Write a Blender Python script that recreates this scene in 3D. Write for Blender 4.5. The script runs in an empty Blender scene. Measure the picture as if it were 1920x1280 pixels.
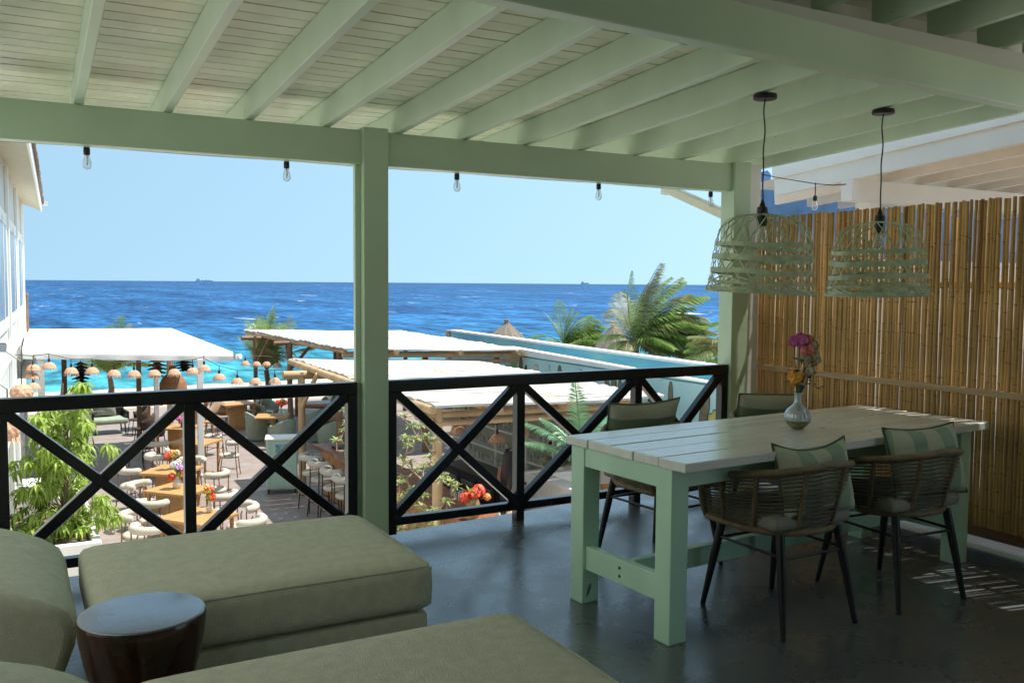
import bpy, bmesh, math, random
from mathutils import Vector, Matrix, Euler
random.seed(7)
R = math.radians
sc = bpy.context.scene
COL = sc.collection

# ------------------------------------------------------------------ camera
cam_data = bpy.data.cameras.new('camera')
cam_data.sensor_width = 36.0
cam_data.lens = 1709.5 / 1920 * 36
cam_data.clip_start = 0.05
cam_data.clip_end = 90000
cam = bpy.data.objects.new('camera', cam_data)
COL.objects.link(cam)
def aim(yaw, pitch, roll, loc):
    fw = Vector((math.sin(yaw) * math.cos(pitch), math.cos(yaw) * math.cos(pitch), -math.sin(pitch)))
    rt = Vector((math.cos(yaw), -math.sin(yaw), 0))
    dn = fw.cross(rt)
    r2 = rt * math.cos(roll) - dn * math.sin(roll)
    d2 = dn * math.cos(roll) + rt * math.sin(roll)
    m = Matrix((r2, -d2, -fw)).transposed().to_4x4()
    m.translation = Vector(loc)
    cam.matrix_world = m
aim(0.502835, 0.0634886, 0.0073129, (0, 0, 1.61))
sc.camera = cam

# ------------------------------------------------------------------ sky, sun, exposure
SUN_EL = R(65.8)
SUN_DIR = Vector((math.cos(SUN_EL) * 0.982, -math.cos(SUN_EL) * 0.187, math.sin(SUN_EL)))   # towards the sun
world = bpy.data.worlds.new('World')
sc.world = world
world.use_nodes = True
wn = world.node_tree.nodes; wl = world.node_tree.links
sky = wn.new('ShaderNodeTexSky')
sky.sky_type = 'NISHITA'
sky.sun_disc = False
sky.sun_elevation = SUN_EL
sky.sun_rotation = math.atan2(SUN_DIR.x, SUN_DIR.y)
sky.altitude = 0
sky.air_density = 1.0
sky.dust_density = 0.35
sky.ozone_density = 1.2
# look the sky up a little above the true direction: the trade-wind haze-free blue reaches down to the horizon
wtc = wn.new('ShaderNodeTexCoord'); wsep = wn.new('ShaderNodeSeparateXYZ'); wcmb = wn.new('ShaderNodeCombineXYZ'); wma = wn.new('ShaderNodeMath')
wma.operation = 'MULTIPLY_ADD'; wma.inputs[1].default_value = .48; wma.inputs[2].default_value = .55
wl.new(wtc.outputs['Generated'], wsep.inputs[0]); wl.new(wsep.outputs[2], wma.inputs[0])
wl.new(wsep.outputs[0], wcmb.inputs[0]); wl.new(wsep.outputs[1], wcmb.inputs[1]); wl.new(wma.outputs[0], wcmb.inputs[2])
wl.new(wcmb.outputs[0], sky.inputs[0])
whs = wn.new('ShaderNodeMix'); whs.data_type = 'RGBA'; whs.blend_type = 'MULTIPLY'; whs.inputs[0].default_value = 1.0
whs.inputs[7].default_value = (1.20, 1.20, .88, 1)      # hazy tropical sky: a little less saturated than the clear model
wl.new(sky.outputs[0], whs.inputs[6])
wl.new(whs.outputs[2], wn['Background'].inputs[0])
wn['Background'].inputs[1].default_value = 0.125
sun_d = bpy.data.lights.new('sun', 'SUN')
sun_d.energy = 3.0
sun_d.angle = R(0.5)
sun_d.color = (1.0, 0.95, 0.87)
sun_o = bpy.data.objects.new('sun', sun_d)
sun_o.rotation_euler = (-SUN_DIR).to_track_quat('-Z', 'Y').to_euler()
COL.objects.link(sun_o)
sc.view_settings.view_transform = 'Standard'
sc.view_settings.look = 'None'
sc.view_settings.exposure = 1.3
sc.view_settings.gamma = 1.0
sc.view_settings.use_curve_mapping = False
sc.render.engine = 'CYCLES'
sc.cycles.max_bounces = 10
sc.cycles.diffuse_bounces = 6
sc.cycles.glossy_bounces = 4
sc.cycles.transparent_max_bounces = 16
sc.cycles.caustics_reflective = False
sc.cycles.caustics_refractive = False
sc.cycles.use_denoising = True
sc.cycles.sample_clamp_indirect = 6.0

# ------------------------------------------------------------------ helpers
class MB:
    """collects faces, then links them as one mesh object"""
    def __init__(s): s.v = []; s.f = []
    def add(s, vs, fs):
        o = len(s.v); s.v += [tuple(v) for v in vs]; s.f += [tuple(i + o for i in f) for f in fs]; return s
    def bx(s, x0, x1, y0, y1, z0, z1):
        vs = [(x, y, z) for z in (z0, z1) for y in (y0, y1) for x in (x0, x1)]
        return s.add(vs, [(0,2,3,1),(4,5,7,6),(0,1,5,4),(2,6,7,3),(0,4,6,2),(1,3,7,5)])
    def box(s, c, sz, rot=None):
        vs = [Vector((x*sz[0]/2, y*sz[1]/2, z*sz[2]/2)) for z in (-1,1) for y in (-1,1) for x in (-1,1)]
        if rot is not None:
            m = Euler(rot).to_matrix(); vs = [m @ v for v in vs]
        return s.add([v + Vector(c) for v in vs], [(0,2,3,1),(4,5,7,6),(0,1,5,4),(2,6,7,3),(0,4,6,2),(1,3,7,5)])
    def bar(s, p0, p1, w, h, up=(0,0,1)):
        p0, p1 = Vector(p0), Vector(p1); d = (p1 - p0).normalized(); u = Vector(up)
        if abs(d.dot(u)) > .98: u = Vector((0,1,0))
        a = d.cross(u).normalized(); b = a.cross(d).normalized()
        vs = [p + a*(i*w/2) + b*(j*h/2) for p in (p0, p1) for j in (-1,1) for i in (-1,1)]
        return s.add(vs, [(0,1,3,2),(4,6,7,5),(0,4,5,1),(2,3,7,6),(0,2,6,4),(1,5,7,3)])
    def tube(s, pts, r, n=8, caps=True, flat=1.0, closed=False):
        pts = [Vector(p) for p in pts]; N = len(pts)
        rs = [r]*N if isinstance(r, (int, float)) else list(r)
        def tan(i):
            if closed: return (pts[(i+1) % N] - pts[i-1]).normalized()
            return (pts[min(i+1, N-1)] - pts[max(i-1, 0)]).normalized()
        t = tan(0); a = t.orthogonal().normalized()
        if abs(t.z) < .9: a = t.cross(Vector((0,0,1))).normalized()
        vs = []
        for i in range(N):
            t = tan(i); a = (a - t*a.dot(t)).normalized(); b = t.cross(a)
            for k in range(n):
                an = 2*math.pi*k/n
                vs.append(pts[i] + (a*math.cos(an) + b*math.sin(an)*flat)*rs[i])
        fs = []
        for i in range(N if closed else N-1):
            j = (i+1) % N
            for k in range(n):
                fs.append((i*n+k, i*n+(k+1) % n, j*n+(k+1) % n, j*n+k))
        if caps and not closed:
            fs.append(tuple(reversed(range(n)))); fs.append(tuple((N-1)*n+k for k in range(n)))
        return s.add(vs, fs)
    def lathe(s, prof, n=16, c=(0,0,0), jag=None):
        vs = []; fs = []; c = Vector(c)
        for i, (r, z) in enumerate(prof):
            for k in range(n):
                an = 2*math.pi*k/n
                rr = r*(jag(i, k) if jag else 1)
                vs.append(c + Vector((rr*math.cos(an), rr*math.sin(an), z)))
        for i in range(len(prof)-1):
            for k in range(n):
                fs.append((i*n+k, i*n+(k+1) % n, (i+1)*n+(k+1) % n, (i+1)*n+k))
        return s.add(vs, fs)
    def disc(s, r, z, n=16, c=(0,0,0), up=True):
        vs = [(c[0]+r*math.cos(2*math.pi*k/n), c[1]+r*math.sin(2*math.pi*k/n), c[2]+z) for k in range(n)]
        return s.add(vs, [tuple(range(n)) if up else tuple(reversed(range(n)))])
    def prism(s, poly, z0, z1):
        n = len(poly)
        vs = [(x, y, z0) for x, y in poly] + [(x, y, z1) for x, y in poly]
        return s.add(vs, [tuple(reversed(range(n))), tuple(range(n, 2*n))] + [(k, (k+1) % n, n+(k+1) % n, n+k) for k in range(n)])
    def strip(s, pts, ws, thick):
        """flat strip with thickness along pts; ws = width vectors, outward normal computed"""
        vs = []; fs = []; N = len(pts)
        for i in range(N):
            p = Vector(pts[i]); w = Vector(ws[i])
            t = (Vector(pts[min(i+1, N-1)]) - Vector(pts[max(i-1, 0)])).normalized()
            nn = t.cross(w).normalized()*thick/2
            vs += [p-w/2-nn, p+w/2-nn, p+w/2+nn, p-w/2+nn]
        for i in range(N-1):
            for k in range(4):
                fs.append((i*4+k, i*4+(k+1) % 4, i*4+4+(k+1) % 4, i*4+4+k))
        fs += [(3,2,1,0), tuple(4*(N-1)+k for k in range(4))]
        return s.add(vs, fs)
    def mesh(s, name, smooth=None):
        me = bpy.data.meshes.new(name); me.from_pydata(s.v, [], s.f); me.update()
        if smooth is not None:
            me.polygons.foreach_set('use_smooth', [True]*len(me.polygons))
            me.set_sharp_from_angle(angle=R(smooth))
        return me
    def build(s, name, m, parent=None, smooth=None, bevel=0, loc=None, rz=None):
        return link(name, s.mesh(name, smooth), m, parent, bevel, loc, rz)

def link(name, me, m, parent=None, bevel=0, loc=None, rz=None):
    o = bpy.data.objects.new(name, me)
    if m is not None and not me.materials: me.materials.append(m)
    COL.objects.link(o)
    if parent is not None: o.parent = parent
    if loc is not None: o.location = loc
    if rz is not None: o.rotation_euler = (0, 0, rz)
    if bevel:
        b = o.modifiers.new('bevel', 'BEVEL'); b.width = bevel; b.segments = 2; b.limit_method = 'ANGLE'; b.angle_limit = R(40)
    return o

def tag(o, label=None, cat=None, group=None, kind=None):
    if label: o['label'] = label
    if cat: o['category'] = cat
    if group: o['group'] = group
    if kind: o['kind'] = kind
    return o

def thing(name, label, cat, loc=(0,0,0), rz=0, group=None):
    o = bpy.data.objects.new(name, None); o.empty_display_size = .1
    COL.objects.link(o); o.location = loc; o.rotation_euler = (0, 0, rz)
    return tag(o, label, cat, group)

def dup(root, loc, rz=0, label=None, group=None, sc_=None):
    r = root.copy(); COL.objects.link(r); r.location = loc; r.rotation_euler = (0, 0, rz)
    if sc_: r.scale = (sc_,)*3
    if label: r['label'] = label
    if group: r['group'] = group
    for ch in list(root.children):
        c = ch.copy(); COL.objects.link(c); c.parent = r
        for g in ch.children:
            d = g.copy(); COL.objects.link(d); d.parent = c
    return r

# ------------------------------------------------------------------ materials
def new_mat(name):
    m = bpy.data.materials.new(name); m.use_nodes = True
    return m, m.node_tree.nodes, m.node_tree.links, m.node_tree.nodes['Principled BSDF']

def M(name, col, rough=.6, var=.12, scale=5, bump=0, bscale=60, bdist=.01, metal=0, spec=.5, rand=0, st=(1,1,1), hue=None, coat=0, trans=0, rvar=0, chip=None):
    m, n, l, b = new_mat(name)
    tc = n.new('ShaderNodeTexCoord'); mp = n.new('ShaderNodeMapping'); mp.inputs['Scale'].default_value = st
    l.new(tc.outputs['Object'], mp.inputs[0])
    nz = n.new('ShaderNodeTexNoise'); nz.inputs['Scale'].default_value = scale; nz.inputs['Detail'].default_value = 6
    l.new(mp.outputs[0], nz.inputs[0])
    mr = n.new('ShaderNodeMapRange'); mr.inputs[1].default_value = .3; mr.inputs[2].default_value = .7
    l.new(nz.outputs[0], mr.inputs[0])
    mx = n.new('ShaderNodeMix'); mx.data_type = 'RGBA'
    c0 = tuple(max(0, c*(1-var)) for c in col); c1 = tuple(c*(1+var) for c in col)
    if hue: c1 = hue
    mx.inputs[6].default_value = (*c0, 1); mx.inputs[7].default_value = (*c1, 1)
    l.new(mr.outputs[0], mx.inputs[0])
    out = mx.outputs[2]
    if chip:      # small knots, chips and dents in the paint
        n5 = n.new('ShaderNodeTexNoise'); n5.inputs['Scale'].default_value = chip[0]; n5.inputs['Detail'].default_value = 3; n5.inputs['Distortion'].default_value = .8
        l.new(mp.outputs[0], n5.inputs[0]); cr = n.new('ShaderNodeMapRange'); cr.inputs[1].default_value = chip[1]; cr.inputs[2].default_value = chip[1]+.025
        l.new(n5.outputs[0], cr.inputs[0]); m5 = n.new('ShaderNodeMix'); m5.data_type = 'RGBA'; m5.inputs[7].default_value = (*chip[2], 1)
        l.new(cr.outputs[0], m5.inputs[0]); l.new(out, m5.inputs[6]); out = m5.outputs[2]
    if rand:
        oi = n.new('ShaderNodeObjectInfo'); m2 = n.new('ShaderNodeMapRange')
        m2.inputs[3].default_value = 1-rand; m2.inputs[4].default_value = 1+rand
        l.new(oi.outputs['Random'], m2.inputs[0])
        hs = n.new('ShaderNodeHueSaturation'); l.new(m2.outputs[0], hs.inputs['Value']); l.new(out, hs.inputs['Color'])
        out = hs.outputs[0]
    l.new(out, b.inputs['Base Color'])
    b.inputs['Roughness'].default_value = rough; b.inputs['Metallic'].default_value = metal
    b.inputs['Specular IOR Level'].default_value = spec
    if coat: b.inputs['Coat Weight'].default_value = coat; b.inputs['Coat Roughness'].default_value = .08
    if rvar:
        m3 = n.new('ShaderNodeMapRange'); m3.inputs[3].default_value = max(.02, rough-rvar); m3.inputs[4].default_value = rough+rvar
        l.new(nz.outputs[0], m3.inputs[0]); l.new(m3.outputs[0], b.inputs['Roughness'])
    if bump:
        n2 = n.new('ShaderNodeTexNoise'); n2.inputs['Scale'].default_value = bscale; n2.inputs['Detail'].default_value = 4
        l.new(mp.outputs[0], n2.inputs[0])
        bp = n.new('ShaderNodeBump'); bp.inputs['Strength'].default_value = bump; bp.inputs['Distance'].default_value = bdist
        l.new(n2.outputs[0], bp.inputs['Height']); l.new(bp.outputs[0], b.inputs['Normal'])
    if trans:      # thin leaves let light through
        tr = n.new('ShaderNodeBsdfTranslucent'); ms = n.new('ShaderNodeMixShader'); ms.inputs[0].default_value = trans
        l.new(out, tr.inputs[0]); l.new(b.outputs[0], ms.inputs[1]); l.new(tr.outputs[0], ms.inputs[2])
        l.new(ms.outputs[0], n['Material Output'].inputs[0])
    return m

def glass_mat(name, tint=(.95,.97,.98), body=.12):
    m, n, l, b = new_mat(name)
    b.inputs['Base Color'].default_value = (*tint, 1); b.inputs['Roughness'].default_value = .04
    tr = n.new('ShaderNodeBsdfTransparent'); tr.inputs[0].default_value = (*tint, 1)
    lw = n.new('ShaderNodeLayerWeight'); lw.inputs[0].default_value = .35
    ad = n.new('ShaderNodeMath'); ad.operation = 'ADD'; ad.use_clamp = True; ad.inputs[1].default_value = body
    l.new(lw.outputs['Facing'], ad.inputs[0])
    ms = n.new('ShaderNodeMixShader'); l.new(ad.outputs[0], ms.inputs[0]); l.new(tr.outputs[0], ms.inputs[1]); l.new(b.outputs[0], ms.inputs[2])
    l.new(ms.outputs[0], n['Material Output'].inputs[0])
    return m

MINT = M('mint paint', (.71,.84,.68), rough=.32, var=.06, scale=3, bump=.25, bscale=70, bdist=.003, rvar=.1, rand=.04, chip=(10,.74,(.42,.42,.32)))
MINTB = M('shaded mint beam paint', (.55,.70,.51), rough=.34, var=.10, scale=2.2, bump=.3, bscale=45, bdist=.004, st=(.5,1,.5), rvar=.12, chip=(9,.745,(.30,.33,.24)))  # mint darkened in colour for inner beam and post faces in shade
CREAM = M('bounce warmed gloss paint', (.84,.84,.68), rough=.22, var=.07, scale=4, bump=.25, bscale=120, bdist=.003, rvar=.12, rand=.07)  # ceiling boards: mint warmed in colour for courtyard bounce; plain cream on downpipe
TABLEP = M('table paint', (.80,.82,.77), rough=.17, var=.08, scale=4, bump=.4, bscale=26, bdist=.003, st=(.3,3,1), rvar=.12, rand=.04, chip=(16,.70,(.20,.19,.16)))
TABLEL = M('table leg paint', (.58,.86,.66), rough=.34, var=.09, scale=4, bump=.3, bscale=40, bdist=.003, st=(1,1,.35), rvar=.1, chip=(14,.73,(.16,.17,.13)))
BLACKP = M('black gloss paint', (.010,.011,.013), rough=.22, var=.2, scale=8, bump=.1, bscale=60, bdist=.002)
WHITE = M('white paint', (.80,.80,.77), rough=.5, var=.04, scale=3, bump=.1, bscale=50, bdist=.003)
WHITEG = M('weathered white wall', (.58,.60,.58), rough=.7, var=.08, scale=1.5, bump=.2, bscale=25, bdist=.004)
CANVAS = M('white canvas', (.80,.79,.77), rough=.75, var=.03, scale=.8, bump=.15, bscale=2, bdist=.03)
BLUEW = M('blue wall paint', (.07,.19,.40), rough=.6, var=.25, scale=4, bump=.15, bscale=30, bdist=.004)
BAMB = M('bamboo cane', (.54,.33,.12), rough=.58, var=.30, scale=7, st=(1,1,.35), bump=.15, bscale=50, bdist=.002, rand=.24)
BNODE = M('bamboo node', (.30,.165,.06), rough=.6, var=.3, rand=.2)
BATTEN = M('pale batten', (.50,.34,.19), rough=.6, var=.2, scale=6, st=(6,.6,6), bump=.1)
BATTEND = M('dark batten', (.17,.08,.04), rough=.6, var=.25, scale=6, st=(6,.6,6))
SOFA = M('sage sofa fabric', (.58,.57,.42), rough=.95, var=.09, scale=22, bump=.9, bscale=210, bdist=.004, spec=.2)
STOOLW = M('dark lacquered wood', (.035,.013,.006), rough=.18, var=.5, scale=6, bump=.1, bscale=20, bdist=.004)
RATTAN = M('rattan', (.20,.15,.085), rough=.6, var=.25, scale=30, bump=.5, bscale=180, bdist=.004)
RATTAND = M('rattan rope', (.135,.12,.085), rough=.7, var=.25, scale=30, bump=.4, bscale=180, bdist=.004)
BLACKM = M('black metal', (.012,.012,.013), rough=.4, var=.2)
PADG = M('grey seat pad', (.28,.27,.23), rough=.9, var=.1, scale=12, bump=.3, bscale=200, bdist=.002)
CANE = M('green split cane', (.52,.60,.40), rough=.55, var=.25, scale=18, bump=.3, bscale=90, bdist=.002)
OAK = M('pale oak', (.46,.25,.085), rough=.45, var=.22, scale=4, st=(.5,6,6), bump=.1)
TEAK = M('reddish bar wood', (.26,.10,.045), rough=.35, var=.35, scale=3, st=(5,.6,5), bump=.15)
TEAKE = M('live edge wood', (.40,.20,.08), rough=.5, var=.35, scale=5, st=(2,1,2), bump=.3)
LOG = M('peeled log', (.47,.32,.17), rough=.7, var=.22, scale=3, bump=.3, bscale=14, bdist=.01, rand=.12)
LOGD = M('grey brown log', (.22,.13,.075), rough=.75, var=.3, scale=4, bump=.3, bscale=14, bdist=.01, rand=.15)
REED = M('bleached reed mat', (.52,.49,.44), rough=.85, var=.30, scale=9, st=(.05,1,1), bump=.5, bscale=14, bdist=.03, rand=.10)
BOUCLE = M('ivory boucle', (.52,.47,.40), rough=.95, var=.08, scale=18, bump=.7, bscale=120, bdist=.008, spec=.2)
BRONZE = M('bronze tube', (.20,.13,.085), rough=.45, var=.15, metal=.4)
WICK = M('pink wicker', (.58,.33,.215), rough=.8, var=.3, scale=30, bump=.6, bscale=90, bdist=.008)
WICKB = M('brown basket', (.26,.13,.06), rough=.8, var=.35, scale=25, bump=.6, bscale=70, bdist=.008)
WICKD = M('dark lantern wicker', (.045,.025,.018), rough=.75, var=.4, scale=20)
BEACHW = M('beach chair wicker', (.30,.20,.13), rough=.75, var=.3, scale=40, bump=.5, bscale=80)
SAGEUP = M('sage velvet', (.30,.35,.27), rough=.85, var=.12, scale=5, bump=.1, bscale=60, spec=.3)
CABM = M('mint cabinet paint', (.42,.60,.50), rough=.4, var=.04, scale=3)
STEEL = M('steel', (.45,.46,.47), rough=.3, metal=.9, var=.1)
DARKF = M('black fridge', (.018,.018,.02), rough=.35, var=.2)
PANEL = M('sage panelling', (.36,.38,.29), rough=.6, var=.08, scale=3, rand=.04)
RUSTB = M('rust fence board', (.30,.13,.055), rough=.65, var=.25, scale=5, st=(6,6,.6), rand=.15)
WATT = M('aqua wall', (.44,.68,.67), rough=.7, var=.06, scale=2)
CACT1 = M('mural olive', (.17,.15,.085), rough=.8, var=.25, scale=6)
CACT2 = M('mural yellow green', (.50,.46,.13), rough=.8, var=.15)
CACT3 = M('mural bright green', (.26,.60,.27), rough=.8, var=.12, scale=8)
CACT4 = M('mural dark', (.035,.04,.035), rough=.8, var=.2)
CACT5 = M('mural cream', (.62,.56,.45), rough=.8, var=.1)
THATCH = M('grey thatch', (.26,.21,.165), rough=.95, var=.4, scale=14, st=(6,6,.5), bump=.8, bscale=30, bdist=.03)
SHING = M('shingle', (.20,.16,.13), rough=.9, var=.5, scale=25, bump=.8, bscale=30, bdist=.03)
LEAF = M('mango leaf', (.30,.42,.07), rough=.45, var=.3, scale=3, trans=.35)
LEAF2 = M('young pale leaf', (.30,.36,.13), rough=.5, var=.35, scale=6, trans=.3)
PALM = M('palm leaf', (.26,.37,.10), rough=.38, var=.45, scale=2.5, trans=.35)
PALMY = M('wind burnt palm leaf', (.33,.33,.13), rough=.45, var=.35, scale=2.5, trans=.35)
PALMB = M('silvery palm leaf', (.32,.38,.30), rough=.35, var=.3, scale=2, trans=.2)
FERN = M('cycad leaf', (.16,.33,.17), rough=.4, var=.25, scale=3, trans=.2)
BARK = M('bark', (.17,.12,.085), rough=.9, var=.3, scale=9, bump=.6, bscale=30, bdist=.02)
TWIG = M('pale twig', (.36,.25,.16), rough=.8, var=.2)
STONE = M('driftwood stone', (.42,.34,.27), rough=.9, var=.35, scale=4, bump=.5, bscale=6, bdist=.1)
GREENL = M('dark stem green', (.03,.085,.045), rough=.5, var=.3, scale=10)
PET_O = M('orange petals', (.95,.26,.02), rough=.6, var=.3, scale=30, hue=(.95,.62,.10))
PET_R = M('coral petals', (.78,.10,.05), rough=.6, var=.35, scale=20)
PET_P = M('pink purple petals', (.70,.17,.46), rough=.6, var=.25, scale=20)
PET_K = M('dusty pink petals', (.72,.24,.20), rough=.7, var=.3, scale=40)
PET_C = M('cream petals', (.62,.52,.36), rough=.7, var=.2, scale=30)
CERAM = M('ivory ceramic', (.66,.62,.54), rough=.35, var=.06)
VASEG = M('pearly ribbed glass', (.50,.56,.58), rough=.16, var=.10, scale=8, metal=.25, coat=.5)
GLASS = glass_mat('clear bulb glass')
GLASSB = glass_mat('bar glass', (.80,.86,.85), .2)
FILAM = M('filament', (.75,.55,.40), rough=.4, var=.1)
PAPER = M('white print', (.8,.8,.78), rough=.6, var=.03)
TERRA = M('painted clay bowl', (.55,.16,.06), rough=.45, var=.4, scale=12, hue=(.35,.42,.18))
SKIN = M('tan skin', (.42,.20,.11), rough=.5, var=.08)
HAIR = M('dark hair', (.018,.010,.008), rough=.45, var=.4, scale=30, st=(8,8,1))
TEAL = M('teal cloth', (.03,.36,.34), rough=.7, var=.2)
DENIM = M('dark trousers', (.03,.04,.05), rough=.8, var=.2)
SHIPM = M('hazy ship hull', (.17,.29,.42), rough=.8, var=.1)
TERRACE = M('pale terrace floor', (.74,.72,.68), rough=.6, var=.1)
def ramp(n, l, src, stops):
    r = n.new('ShaderNodeValToRGB'); e = r.color_ramp.elements
    e[0].position, e[0].color = stops[0][0], (*stops[0][1], 1)
    e[1].position, e[1].color = stops[-1][0], (*stops[-1][1], 1)
    for p, c in stops[1:-1]:
        x = e.new(p); x.color = (*c, 1)
    l.new(src, r.inputs[0]); return r
def noise(n, l, vec, scale, detail=6, rough=.5, dist=0):
    t = n.new('ShaderNodeTexNoise'); t.inputs['Scale'].default_value = scale; t.inputs['Detail'].default_value = detail
    t.inputs['Roughness'].default_value = rough; t.inputs['Distortion'].default_value = dist
    l.new(vec, t.inputs[0]); return t
def mapping(n, l, s=(1,1,1), rz=0):
    tc = n.new('ShaderNodeTexCoord'); mp = n.new('ShaderNodeMapping'); mp.inputs['Scale'].default_value = s
    mp.inputs['Rotation'].default_value = (0,0,rz)
    l.new(tc.outputs['Object'], mp.inputs[0]); return mp.outputs[0]
def mixc(n, l, fac, a, b, blend='MIX'):
    x = n.new('ShaderNodeMix'); x.data_type = 'RGBA'; x.blend_type = blend
    for i, v in ((0, fac), (6, a), (7, b)):
        if hasattr(v, 'links'): l.new(v, x.inputs[i])
        else: x.inputs[i].default_value = v if i == 0 else (*v, 1)
    return x.outputs[2]

def floor_mat():
    m, n, l, b = new_mat('dark polished concrete')
    v = mapping(n, l)
    a = noise(n, l, v, 2.1, 8, .62, .4); c = noise(n, l, v, 9, 6, .6, .6)
    col = mixc(n, l, a.outputs[0], (.068,.077,.081), (.112,.125,.132))
    r2 = ramp(n, l, c.outputs[0], [(.58,(0,0,0)), (.78,(.5,.5,.5))])
    col = mixc(n, l, r2.outputs[0], col, (.155,.168,.18))
    sp = noise(n, l, mapping(n, l, (1,2.2,1), .5), 11, 3, .5, 1.2)
    r3 = ramp(n, l, sp.outputs[0], [(.735,(0,0,0)), (.76,(1,1,1))])
    col = mixc(n, l, r3.outputs[0], col, (.17,.17,.165))
    l.new(col, b.inputs['Base Color'])
    rr = ramp(n, l, a.outputs[0], [(.36,(.18,.18,.18)), (.64,(.42,.42,.42))]); l.new(rr.outputs[0], b.inputs['Roughness'])
    b.inputs['Specular IOR Level'].default_value = .85; b.inputs['Coat Weight'].default_value = .35; b.inputs['Coat Roughness'].default_value = .24
    bp = n.new('ShaderNodeBump'); bp.inputs['Strength'].default_value = .12; bp.inputs['Distance'].default_value = .01
    l.new(c.outputs[0], bp.inputs['Height']); l.new(bp.outputs[0], b.inputs['Normal'])
    return m
FLOOR = floor_mat()

def court_mat():
    m, n, l, b = new_mat('courtyard concrete')
    v = mapping(n, l)
    a = noise(n, l, v, .8, 8, .6); c = noise(n, l, mapping(n, l, (.35,1.4,1), .3), 2.2, 7, .65, .5)
    col = mixc(n, l, a.outputs[0], (.24,.205,.185), (.34,.30,.275))
    r2 = ramp(n, l, c.outputs[0], [(.42,(0,0,0)), (.62,(.7,.7,.7))])
    col = mixc(n, l, r2.outputs[0], col, (.29,.19,.155))
    r3 = ramp(n, l, noise(n, l, v, 5, 6).outputs[0], [(.3,(.8,.8,.8)), (.7,(1.1,1.1,1.1))])
    col = mixc(n, l, 1.0, col, r3.outputs[0], 'MULTIPLY')
    l.new(col, b.inputs['Base Color']); b.inputs['Roughness'].default_value = .6
    bp = n.new('ShaderNodeBump'); bp.inputs['Strength'].default_value = .2; bp.inputs['Distance'].default_value = .02
    l.new(c.outputs[0], bp.inputs['Height']); l.new(bp.outputs[0], b.inputs['Normal'])
    return m
COURT = court_mat()

def sand_mat():
    m, n, l, b = new_mat('coral sand')
    v = mapping(n, l)
    a = noise(n, l, v, .7, 9, .65)
    r = ramp(n, l, a.outputs[0], [(.3,(.42,.32,.24)), (.5,(.52,.43,.34)), (.68,(.60,.53,.45))])
    l.new(r.outputs[0], b.inputs['Base Color']); b.inputs['Roughness'].default_value = .95
    bp = n.new('ShaderNodeBump'); bp.inputs['Strength'].default_value = .8; bp.inputs['Distance'].default_value = .25
    l.new(a.outputs[0], bp.inputs['Height']); l.new(bp.outputs[0], b.inputs['Normal'])
    return m
SAND = sand_mat()

def sea_mat():
    m, n, l, b = new_mat('sea water')
    tc = n.new('ShaderNodeTexCoord'); sx = n.new('ShaderNodeSeparateXYZ'); l.new(tc.outputs['Object'], sx.inputs[0])
    # depth colour: shallow turquoise sand bottom by the shore, deep blue farther out
    lg = n.new('ShaderNodeMath'); lg.operation = 'LOGARITHM'; lg.inputs[1].default_value = 10
    wob = noise(n, l, mapping(n, l, (.6,1,1)), .06, 4)
    w1 = n.new('ShaderNodeMath'); w1.operation = 'MULTIPLY_ADD'; w1.inputs[1].default_value = 26; w1.inputs[2].default_value = -13
    l.new(wob.outputs[0], w1.inputs[0])
    ad = n.new('ShaderNodeMath'); ad.operation = 'ADD'; l.new(sx.outputs[1], ad.inputs[0]); l.new(w1.outputs[0], ad.inputs[1])
    mxm = n.new('ShaderNodeMath'); mxm.operation = 'MAXIMUM'; mxm.inputs[1].default_value = 20; l.new(ad.outputs[0], mxm.inputs[0])
    l.new(mxm.outputs[0], lg.inputs[0])
    mr = n.new('ShaderNodeMapRange'); mr.inputs[1].default_value = 1.62; mr.inputs[2].default_value = 3.2; l.new(lg.outputs[0], mr.inputs[0])
    dc = ramp(n, l, mr.outputs[0], [(.0,(.05,.245,.285)), (.06,(.037,.225,.285)), (.12,(.022,.17,.28)), (.19,(.016,.095,.23)), (.35,(.0125,.068,.19)), (1,(.0115,.055,.155))])
    col = dc.outputs[0]
    # lit and shaded wave faces painted in at several sizes, drawn out along the wind
    for (s_, sc_, lo, hi) in (((1,.42,1),.55,.50,1.85), ((1,.26,1),.16,.64,1.5), ((1,.16,1),.045,.78,1.26), ((1,.10,1),.013,.84,1.16)):
        w = noise(n, l, mapping(n, l, s_, .05), sc_, 4, .62, .15)
        f = ramp(n, l, w.outputs[0], [(.36,(lo,lo,lo*1.04)), (.64,(hi*1.02,hi,hi*.95))])
        col = mixc(n, l, 1.0, col, f.outputs[0], 'MULTIPLY')
    # breaking crests
    for (s_, sc_, th, foam) in (((.75,.30,1),.30,.675,(.55,.60,.64)), ((.8,.17,1),.10,.685,(.52,.58,.64)), ((.8,.10,1),.032,.69,(.42,.50,.60))):
        w = noise(n, l, mapping(n, l, s_, .10), sc_, 5, .60, .5)
        f = ramp(n, l, w.outputs[0], [(th,(0,0,0)), (th+.03,(1,1,1))])
        col = mixc(n, l, f.outputs[0], col, foam)
    l.new(col, b.inputs['Base Color'])
    b.inputs['Roughness'].default_value = .45; b.inputs['Specular IOR Level'].default_value = .06; b.inputs['IOR'].default_value = 1.33
    bw_ = noise(n, l, mapping(n, l, (.5,1,1), .12), .55, 8, .62)
    bp = n.new('ShaderNodeBump'); bp.inputs['Strength'].default_value = .6; bp.inputs['Distance'].default_value = .4
    l.new(bw_.outputs[0], bp.inputs['Height']); l.new(bp.outputs[0], b.inputs['Normal'])
    return m
SEA = sea_mat()

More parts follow.
